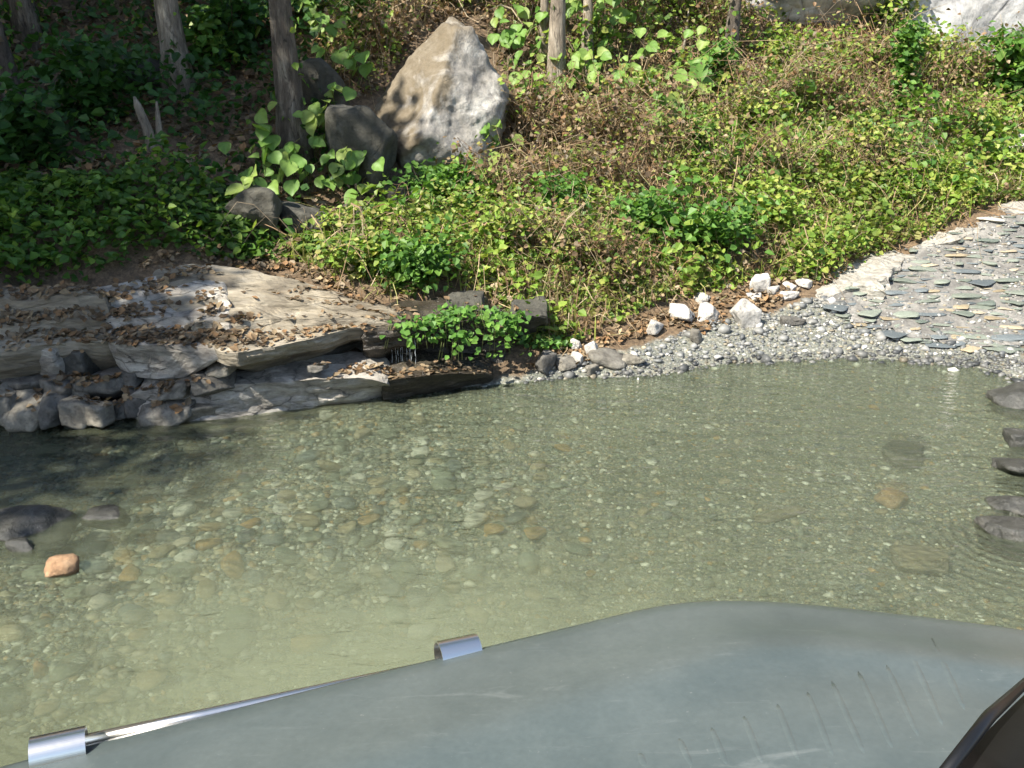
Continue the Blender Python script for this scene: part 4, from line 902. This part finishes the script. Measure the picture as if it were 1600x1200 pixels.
shrub(1575, 175, .75, .3, 650, (.06, .12), MIDG, 'broad leaved bright green bush at the bend of the road', 6)
shrub(1225, 120, .4, .3, 520, (.03, .06), GREEN, 'light green bush under the grey rock outcrop', 7)
shrub(1270, 270, .28, .25, 420, (.03, .055), GREEN, 'grey green bush in the middle of the sunny slope', 8)
shrub(640, 440, .24, .28, 1100, (.035, .06), MIDG, 'leafy green bush spreading over the end of the rock slab', 9)
shrub(560, 425, .2, .22, 700, (.03, .05), GREEN, 'low bright green bush on the edge of the rock slab', 10)
shrub(330, 110, .5, .22, 320, (.05, .1), MIDG, 'sunlit patch of shrub in the dark forest', 11)
shrub(370, 110, .7, .3, 420, (.05, .1), DEEP, 'dark leafy bush left of the thick mossy trunk', 12)
shrub(140, 210, .6, .4, 600, (.06, .1), DEEP, 'dark bush among shadows on the forest slope', 13)
shrub(60, 260, .5, .4, 600, (.06, .1), DEEP, 'dark bush above the shaded ground cover', 14)
shrub(1115, 390, .3, .3, 900, (.04, .06), MIDG, 'dense green bush low on the sunny bank', 15)
shrub(1010, 370, .3, .25, 700, (.035, .06), MIDG, 'leafy green bush left of the dense low bush', 16)
for i, (px, py, hg, rd, n_, sz, pal, lab) in enumerate([
    (1180,235,.5,.22,420,(.035,.07),GREEN,'light green shrub rising behind the grey green bush'),(1300,160,.6,.25,420,(.03,.06),GREEN,'tall loose shrub left of the upright dark green shrub'),
    (1465,130,.55,.3,420,(.035,.07),GREEN,'pale green shrub below the white rock face'),(1000,190,.45,.16,240,(.04,.08),GREEN,'sparse shrub between the round leaved vines'),
    (1350,265,.42,.25,420,(.03,.06),GREEN[2:],'yellow green shrub on the lower sunny slope'),(1110,150,.5,.2,300,(.04,.08),MIDG,'green shrub at the foot of the dark stemmed tree'),
    (870,345,.34,.2,420,(.03,.055),MIDG,'leafy shrub at the lower edge of the brown slope'),(1210,360,.34,.26,560,(.03,.06),GREEN[1:4],'bright shrub above the pale stones by the road'),
    (700,15,.6,.3,380,(.04,.08),GREEN,'shrub growing above the top of the huge boulder'),(570,60,.6,.3,420,(.04,.08),MIDG,'shrub on the slope up left of the huge boulder'),
    (1540,230,.4,.22,420,(.035,.07),GREEN[1:4],'shrub beside the road under the broad leaved bush'),(1420,330,.26,.2,360,(.025,.05),GREEN,'small leafy shrub near the upper end of the kerb'),
    (790,400,.32,.22,520,(.03,.06),GREEN[1:4],'yellowish shrub above the hanging fern like plant'),(930,110,.5,.2,300,(.04,.08),GREEN,'loose shrub behind the thin pale sapling')]):
    shrub(px, py, hg, rd, n_, sz, pal, lab, 60+i, stems=8)
def hang(px, py, z, n, lab, seed, rad=.1, drop_=.22):
    n = int(n*.5); r = np.random.default_rng(seed); b = onz(px, py, z); root = empty('hanging_plant', b); tag(root, lab, 'plant', 'plants hanging over the ledge')
    t_ = r.random(n); P = np.stack([r.normal(0, rad, n), -.06*np.sqrt(t_)+r.normal(0, .03, n), .05-drop_*t_*r.random(n)], -1)
    W, Fa, Cc = batch(P, rand_up(n, .6, r, (0, -.5, 0)), rand_h(n, r)+np.array([0, 0, -.5]), r.uniform(.025, .045, n), pick(MIDG*1.1, n, r), ovate(.45)); link('foliage', mesh_np('foliage', W, [Fa], False, Cc), M['leaf'], root)
    m_ = MB()
    for i in range(6):
        x_ = r.normal(0, rad); V, Fc = tube([(x_, .06, .05), (x_, -.05, .0), (x_*1.2, -.07, -drop_*.7)], .002, 4); m_.add(V, Fc, np.array([.1, .12, .04]))
    link('stem', m_.mesh('stem'), M['dry'], root)
for i, a_ in enumerate([(690,505,.38,170,'small plant hanging over the dark rock beside the trickle',.07,.18),(645,512,.38,120,'little leafy plant at the lip of the overhang',.06,.14),(720,530,.3,110,'leafy sprig dangling beside the dark undercut layer',.06,.14),
     (790,500,.36,330,'bright green fern like plant cascading to the wet ledge',.06,.26),(725,490,.4,150,'leafy plant on top of the square rock block',.07,.1),(850,535,.14,260,'low leafy plant at the foot of the bank beside the stones',.09,.1)]):
    hang(*a_[:5], 700+i, a_[5], a_[6])
def fern(px, py, n, ln, lab, seed, pal=(.14, .24, .04), z=None):
    r = np.random.default_rng(seed); b = at(px, py); root = empty('fern', b); tag(root, lab, 'fern', 'ferns on the bank')
    for i in range(n):
        th = i*6.283/n+r.uniform(-.3, .3); d = np.array([math.cos(th), math.sin(th)*.8, 0]); l = ln*r.uniform(.75, 1.1); m_ = MB()
        t = np.linspace(0, 1, 15); spine = d*l*(t**1.2)[:, None]*.75+np.array([0, 0, 1])*(l*(.95*t-.62*t**2.2))[:, None]
        V, Fc = tube(spine, .003, 4); m_.add(V, Fc, np.array([.12, .15, .04]))
        sd = np.cross(d, [0, 0, 1]); P = np.repeat(spine[2:], 2, 0); sg = np.tile([1, -1], 13)[:, None]
        tt = np.repeat(t[2:], 2); s_ = l*.3*np.sin(np.clip(tt*.95+.12, 0, 1)*math.pi)**.7+.004
        W, Fa, Cc = batch(P, np.tile([0, 0, 1.], (26, 1))+d*.4, sd*sg+d*.35, s_, np.tile(np.array(pal), (26, 1))*r.uniform(.8, 1.2), ovate(.13, .03, .1)); m_.add(W, [Fa], Cc)
        link('frond', m_.mesh('frond', False), M['leaf'], root)
fern(512, 392, 7, .3, 'fern with arching fronds at the back of the rock slab', 1)
fern(552, 372, 6, .34, 'tall fern in front of the small grey rock', 2)
fern(478, 400, 5, .26, 'pale curled fern at the shadow edge', 3, (.2, .27, .06))
fern(860, 528, 7, .24, 'yellow green fern low on the bank near the waterline stones', 4, (.2, .27, .06))
fern(820, 500, 6, .2, 'fern between the hanging plants and the dry stems', 5)
fern(700, 400, 6, .24, 'sunlit fern in the bright ground cover', 6)
fern(1480, 300, 6, .22, 'small fern near the road edge', 7)
def tuft(px, py, n, ln, lab, seed, pal=GREEN):
    r = np.random.default_rng(seed); b = at(px, py); root = empty('grass_tuft', b); tag(root, lab, 'grass', 'grass tufts on the slope'); m_ = MB()
    for i in range(n):
        th = r.uniform(0, 6.28); d = np.array([math.cos(th), math.sin(th), 0]); l = ln*r.uniform(.6, 1.1); sd = np.cross(d, [0, 0, 1])*.004; t = np.linspace(0, 1, 6)[:, None]
        p = d*l*.7*t**1.6+np.array([0, 0, 1])*l*(1.1*t-.75*t**2); wv = sd*(1-t*.9); V = np.r_[p-wv, p+wv]
        m_.add(V, [np.array([(k, k+1, k+7, k+6) for k in range(5)])], pick(pal, 1, r)[0])
    link('blade', m_.mesh('blade', False), M['leaf'], root)
tuft(862, 262, 26, .4, 'green grass tuft right of the huge boulder', 1); tuft(910, 275, 46, .5, 'arching grass tuft on the brown slope', 2)
tuft(1180, 250, 40, .45, 'long arching grass tuft in the sunny slope', 3); tuft(1330, 150, 40, .4, 'dry yellow grass tuft near the tall shrub', 4, STRAW)
tuft(990, 300, 30, .35, 'dry straw coloured tuft above the green bank', 5, STRAW)
def brush(px, py, hgt, n, seed, leafy):
    r = np.random.default_rng(seed); b = at(px, py); root = empty('dry_brush', b); ms = MB(); tips = []
    tag(root, 'mostly bare brown brush with thin bent stems on the sunny slope' if leafy < .35 else 'straggly brush with green leaves among brown stems on the sunny slope', 'brush', 'dry brush on the sunny slope')
    for i in range(n):
        th = r.uniform(0, 6.28); l = hgt*r.uniform(.6, 1.4); d = np.array([math.cos(th), math.sin(th)*.7-.15, 0]); k1 = r.normal(0, .06, 3)
        p = [np.array([r.normal(0, .04), r.normal(0, .04), -.02]), d*l*.25+[0, 0, l*.5]+k1, d*l*.55+[0, 0, l*.85]+r.normal(0, .05, 3), d*l*r.uniform(.7, 1.1)+[0, 0, l*r.uniform(.5, 1.0)]]
        V, Fc = tube(p, [.004, .0035, .0025, .0012], 4, False); c_ = pick(np.r_[STRAW, BROWN], 1, r)[0]; ms.add(V, Fc, c_); tips += p[1:]
        for _ in range(2):
            q = p[2]*r.uniform(.6, 1); V, Fc = tube([q, q+r.normal(0, .07, 3)+[0, 0, .04], q+r.normal(0, .13, 3)], [.002, .0016, .001], 3, False); ms.add(V, Fc, c_)
    link('stem', ms.mesh('stem'), M['dry'], root)
    t_ = np.array(tips); m_ = 14*n; c = t_[r.integers(len(t_), size=m_)]+r.normal(0, .06, (m_, 3)); c[:, 2] = np.maximum(c[:, 2], .01)
    pal = np.where(r.random((m_, 1)) < leafy, pick(GREEN, m_, r), pick(BROWN*1.1, m_, r))
    W, Fa, Cc = batch(c, rand_up(m_, .9, r, (0, -.3, 0)), rand_h(m_, r), r.uniform(.02, .05, m_), pal, ovate()); link('foliage', mesh_np('foliage', W, [Fa], False, Cc), M['leaf'], root)
for i, (px, py, hg, n_, lf_) in enumerate([(830,215,.4,26,.2),(880,250,.4,28,.15),(940,240,.42,28,.25),(990,215,.4,26,.3),(1040,260,.36,24,.4),(960,300,.32,24,.35),(860,310,.34,26,.3),(1130,220,.4,24,.5),(1190,190,.45,26,.45),
      (1260,180,.45,28,.4),(1320,215,.4,26,.5),(1350,120,.45,26,.4),(1450,170,.45,26,.5),(1480,230,.36,24,.6),(1530,150,.45,24,.5),(1150,300,.34,22,.6),(1230,290,.34,22,.6),(780,320,.3,22,.4),(600,90,.4,24,.25),(650,40,.4,24,.25),(820,40,.45,26,.25),(990,40,.45,26,.35),(1060,20,.45,24,.4),(1120,60,.4,24,.4),(1380,290,.3,22,.6),(900,420,.28,24,.5),(830,410,.28,22,.45),(960,450,.26,22,.5)]):
    brush(px, py, hg*1.15, int(n_*1.2), 900+i, lf_)
# dead sticks and the trickle
def stick(pts, r_, lab, m='bark_pale'):
    P = np.array([at(px, py)+np.array([0, -.05, h_]) for px, py, h_ in pts]); o_ = P[0].copy(); V, Fc = tube(P-o_, r_, 7); tag(link('stick', mesh_np('stick', V, Fc), M[m], None, o_), lab, 'stick')
stick([(1066,82,.0),(1070,60,.08),(1073,48,.2)], [.014, .011, .007], 'dry broken stick standing upright on the brown slope')
stick([(1236,122,.04),(1248,126,.06),(1260,128,.04)], [.008, .012, .006], 'short bleached white stick lying on the slope', 'pale_stone')
stick([(830,245,.0),(850,215,.12),(862,190,.3)], [.012, .01, .006], 'thin dead branch beside the huge boulder')
stick([(1190,470,.0),(1212,462,.02),(1230,455,.03)], [.004, .004, .003], 'thin red brown twig by the white stones')
tm = MB(); r = np.random.default_rng(77); b = onz(632, 555, .2)+np.array([0, -.04, 0])
for i in range(9):
    x_ = (i-4)*.016+r.normal(0, .003); zz = np.linspace(.16, -.05, 9); V, Fc = tube(np.stack([x_+.002*np.sin(zz*90+i), .01*r.normal()+0*zz, zz], -1), np.abs(.0007+.0008*np.sin(zz*140+i*2)), 5); tm.add(V, Fc)
tag(link('water_trickle', tm.mesh('water_trickle'), M['glass_water'], None, b), 'thin veil of water trickling from the rock overhang', 'trickle')

# ------------------------------------------------------------------ the car: bonnet in the foreground
ZB = .95
car = empty('off_road_car', (.25, .4, -.2)); tag(car, 'grey off road car crossing the stream, seen over its bonnet', 'car')
CO = np.array([.25, .4, -.2])
edge_px = [(20,1195),(140,1166),(300,1127),(450,1090),(600,1052),(700,1028),(800,1004),(900,980),(980,960),(1040,946),(1100,940),(1180,940),(1260,945),(1380,958),(1500,972),(1620,988)]
E_ = np.array([onz(px, py, ZB) for px, py in edge_px])
fw = np.array([math.cos(math.radians(45)), math.sin(math.radians(45)), 0]); lf = np.array([-fw[1], fw[0], 0])
ef, el = E_@fw, E_@lf
ef = np.r_[ef, ef[-1]+.06, ef[-1]+.085]; el = np.r_[el, el[-1]-.14, el[-1]-.34]         # the nose beyond the picture
cl_ = el[-1]
ef = np.r_[ef[0]-.35, ef]; el = np.r_[el[0]+.1, el]
outline = np.r_[np.stack([ef, el], -1), np.stack([ef[::-1][1:], 2*cl_-el[::-1][1:]], -1)]
# resample smoothly
d_ = np.r_[0, np.cumsum(np.linalg.norm(np.diff(outline, axis=0), axis=1))]
uu = np.linspace(0, d_[-1], 160); ol = np.stack([np.interp(uu, d_, outline[:, k]) for k in range(2)], -1)
for _ in range(3): ol[1:-1] = .25*ol[:-2]+.5*ol[1:-1]+.25*ol[2:]
no = len(ol)
tg = np.gradient(ol, axis=0); on_ = np.stack([-tg[:, 1], tg[:, 0]], -1); on_ /= np.linalg.norm(on_, axis=1)[:, None]
if (on_[no//2]@np.array([1, 0])) < 0: on_ = -on_
mid = np.stack([np.linspace(ol[0, 0], ol[0, 0]+.35, no)*0+np.clip(ol[:, 0]-.25, ol[0, 0], .75), np.full(no, cl_)], -1)
def w3(p2, z): return p2[:, :1]*fw+p2[:, 1:]*lf+np.array([0, 0, 1])*np.broadcast_to(np.asarray(z, float), (len(p2),))[:, None]
rows = []
for s_ in np.linspace(0, 1, 40):        # crown to edge
    rows.append(w3(mid*(1-s_)+ol*s_, ZB+.045*(1-s_**2.2)+.007*math.exp(-((s_-.82)/.07)**2)))
edge_rows = [(0.012, -.006), (.02, -.02), (.022, -.045), (.008, -.06)]
for o_, dz in edge_rows: rows.append(w3(ol+on_*o_, ZB+dz))
RW = np.array(rows)-CO; nr_ = len(RW); b0 = (np.arange(nr_-1)[:, None]*no+np.arange(no-1)[None]).ravel()
link('bonnet', mesh_np('bonnet', RW.reshape(-1, 3), [np.stack([b0, b0+1, b0+no+1, b0+no], -1)]), M['paint'], car)
# body sides below the bonnet
rows = [w3(ol+on_*o_, z_) for o_, z_ in [(-.01, ZB-.05), (.0, ZB-.12), (.03, ZB-.25), (.05, .45), (.05, .25), (.01, .12), (-.1, .08)]]
RW = np.array(rows)-CO; nr_ = len(RW); b0 = (np.arange(nr_-1)[:, None]*no+np.arange(no-1)[None]).ravel()
link('body', mesh_np('body', RW.reshape(-1, 3), [np.stack([b0, b0+1, b0+no+1, b0+no], -1)]), M['paint'], car)
def car_tube(name, pts, rad, m, n=16, cap=True):
    V, Fc = tube(np.array(pts)-CO, rad, n, cap); return link(name, mesh_np(name, V, Fc), M[m], car)
bp = ol[20:141]; car_tube('bumper', w3(bp+on_[20:141]*.1, .42), .05, 'black')
for sgn in (1, -1):
    wc = .62*fw+(cl_+sgn*.58)*lf+np.array([0, 0, .13])
    ax = lf*sgn; V, Fc = tube(np.array([wc-ax*.1, wc-ax*.08, wc+ax*.08, wc+ax*.1])-CO, [.26, .33, .33, .26], 28); wh = link('wheel', mesh_np('wheel', V, Fc), M['black'], car)
# chrome rail and sleeves outside the left edge
p0, p1 = onz(95, 1166, ZB-.01), onz(760, 1012, ZB-.02)
p1 = p1+np.array([0, .0, -.012])
car_tube('chrome_rail', [p0+(p1-p0)*t for t in (0, .3, .6, 1.1)], .0085, 'chrome', 14)
dr = (p1-p0)/np.linalg.norm(p1-p0)
def sleeve(c, ln, ra):
    n = 64; V, Fc = tube(np.array([c-dr*ln/2, c+dr*ln/2])-CO, ra, n, False); V2, F2 = tube(np.array([c-dr*ln/2, c+dr*ln/2])-CO, ra*.9, n, False)
    F2 = [f[:, ::-1] for f in F2 if len(f)]; m_ = MB(); m_.add(V, [Fc[0]]); m_.add(V2, F2)
    rg = np.array([(j, (j+1) % n, 2*n+(j+1) % n, 2*n+j) for j in range(n)]); rg2 = rg+n; m_.add(np.zeros((0, 3)), [])
    m_.F[4].append(rg[:, ::-1]); m_.F[4].append(rg2)
    return link('rail_sleeve', m_.mesh('rail_sleeve', False), M['chrome'], car)
sleeve(onz(93, 1172, ZB+.0), .062, .0225); sleeve(onz(716, 1022, ZB-.012), .06, .024)
# faint raised stripes along the bonnet surface
stripe = [((1000,1175),(1008,1200)),((1060,1150),(1082,1200)),((1110,1132),(1138,1200)),((1160,1112),(1194,1200)),((1212,1092),(1252,1198)),((1258,1072),(1306,1192)),((1296,1056),(1356,1190)),((1338,1042),(1400,1182)),((1380,1028),(1440,1162)),((1420,1012),(1478,1146)),((1456,996),(1512,1120))]
bpy.context.view_layer.update()
bon = [o for o in car.children if o.name.startswith('bonnet')][0]
bb = BVHTree.FromPolygons([bon.matrix_world@v.co for v in bon.data.vertices], [tuple(p.vertices) for p in bon.data.polygons])
for (ax_, ay_), (bx_, by_) in stripe:
    pts = []
    for t in np.linspace(0, 1, 7):
        h_ = bb.ray_cast(Vector((0, 0, CAM_H)), Vector(ray(ax_+(bx_-ax_)*t, ay_+(by_-ay_)*t)).normalized())
        if h_[0] is not None: pts.append(np.array(h_[0])+np.array([0, 0, -.0132]))
    if len(pts) > 3: car_tube('stripe', pts, np.array([.0128, .0136, .0139, .0139, .0139, .0136, .0128])[:len(pts)], 'paint', 32)
# black cowl and wiper at lower right
cw = [onz(1450, 1245, 1.1), onz(1515, 1165, 1.09), onz(1568, 1112, 1.08), onz(1640, 1045, 1.06)]
rgt = np.array([.12, -.16, -.03])
V = []
for i in range(4):
    for p in cw: V.append(p+rgt*i/2.2+np.array([0, 0, -.05*math.cos(i*1.1) if i else -.01])-CO)
Fq = [(i*4+j, i*4+j+1, (i+1)*4+j+1, (i+1)*4+j) for i in range(3) for j in range(3)]
cwm = link('cowl', mesh_np('cowl', np.array(V), [np.array(Fq)]), M['black'], car)
sm_ = cwm.modifiers.new('thick', 'SOLIDIFY'); sm_.thickness = .02
car_tube('wiper_arm', [onz(1470, 1215, 1.14), onz(1545, 1120, 1.12), onz(1610, 1060, 1.1)], [.006, .007, .005], 'black', 8)
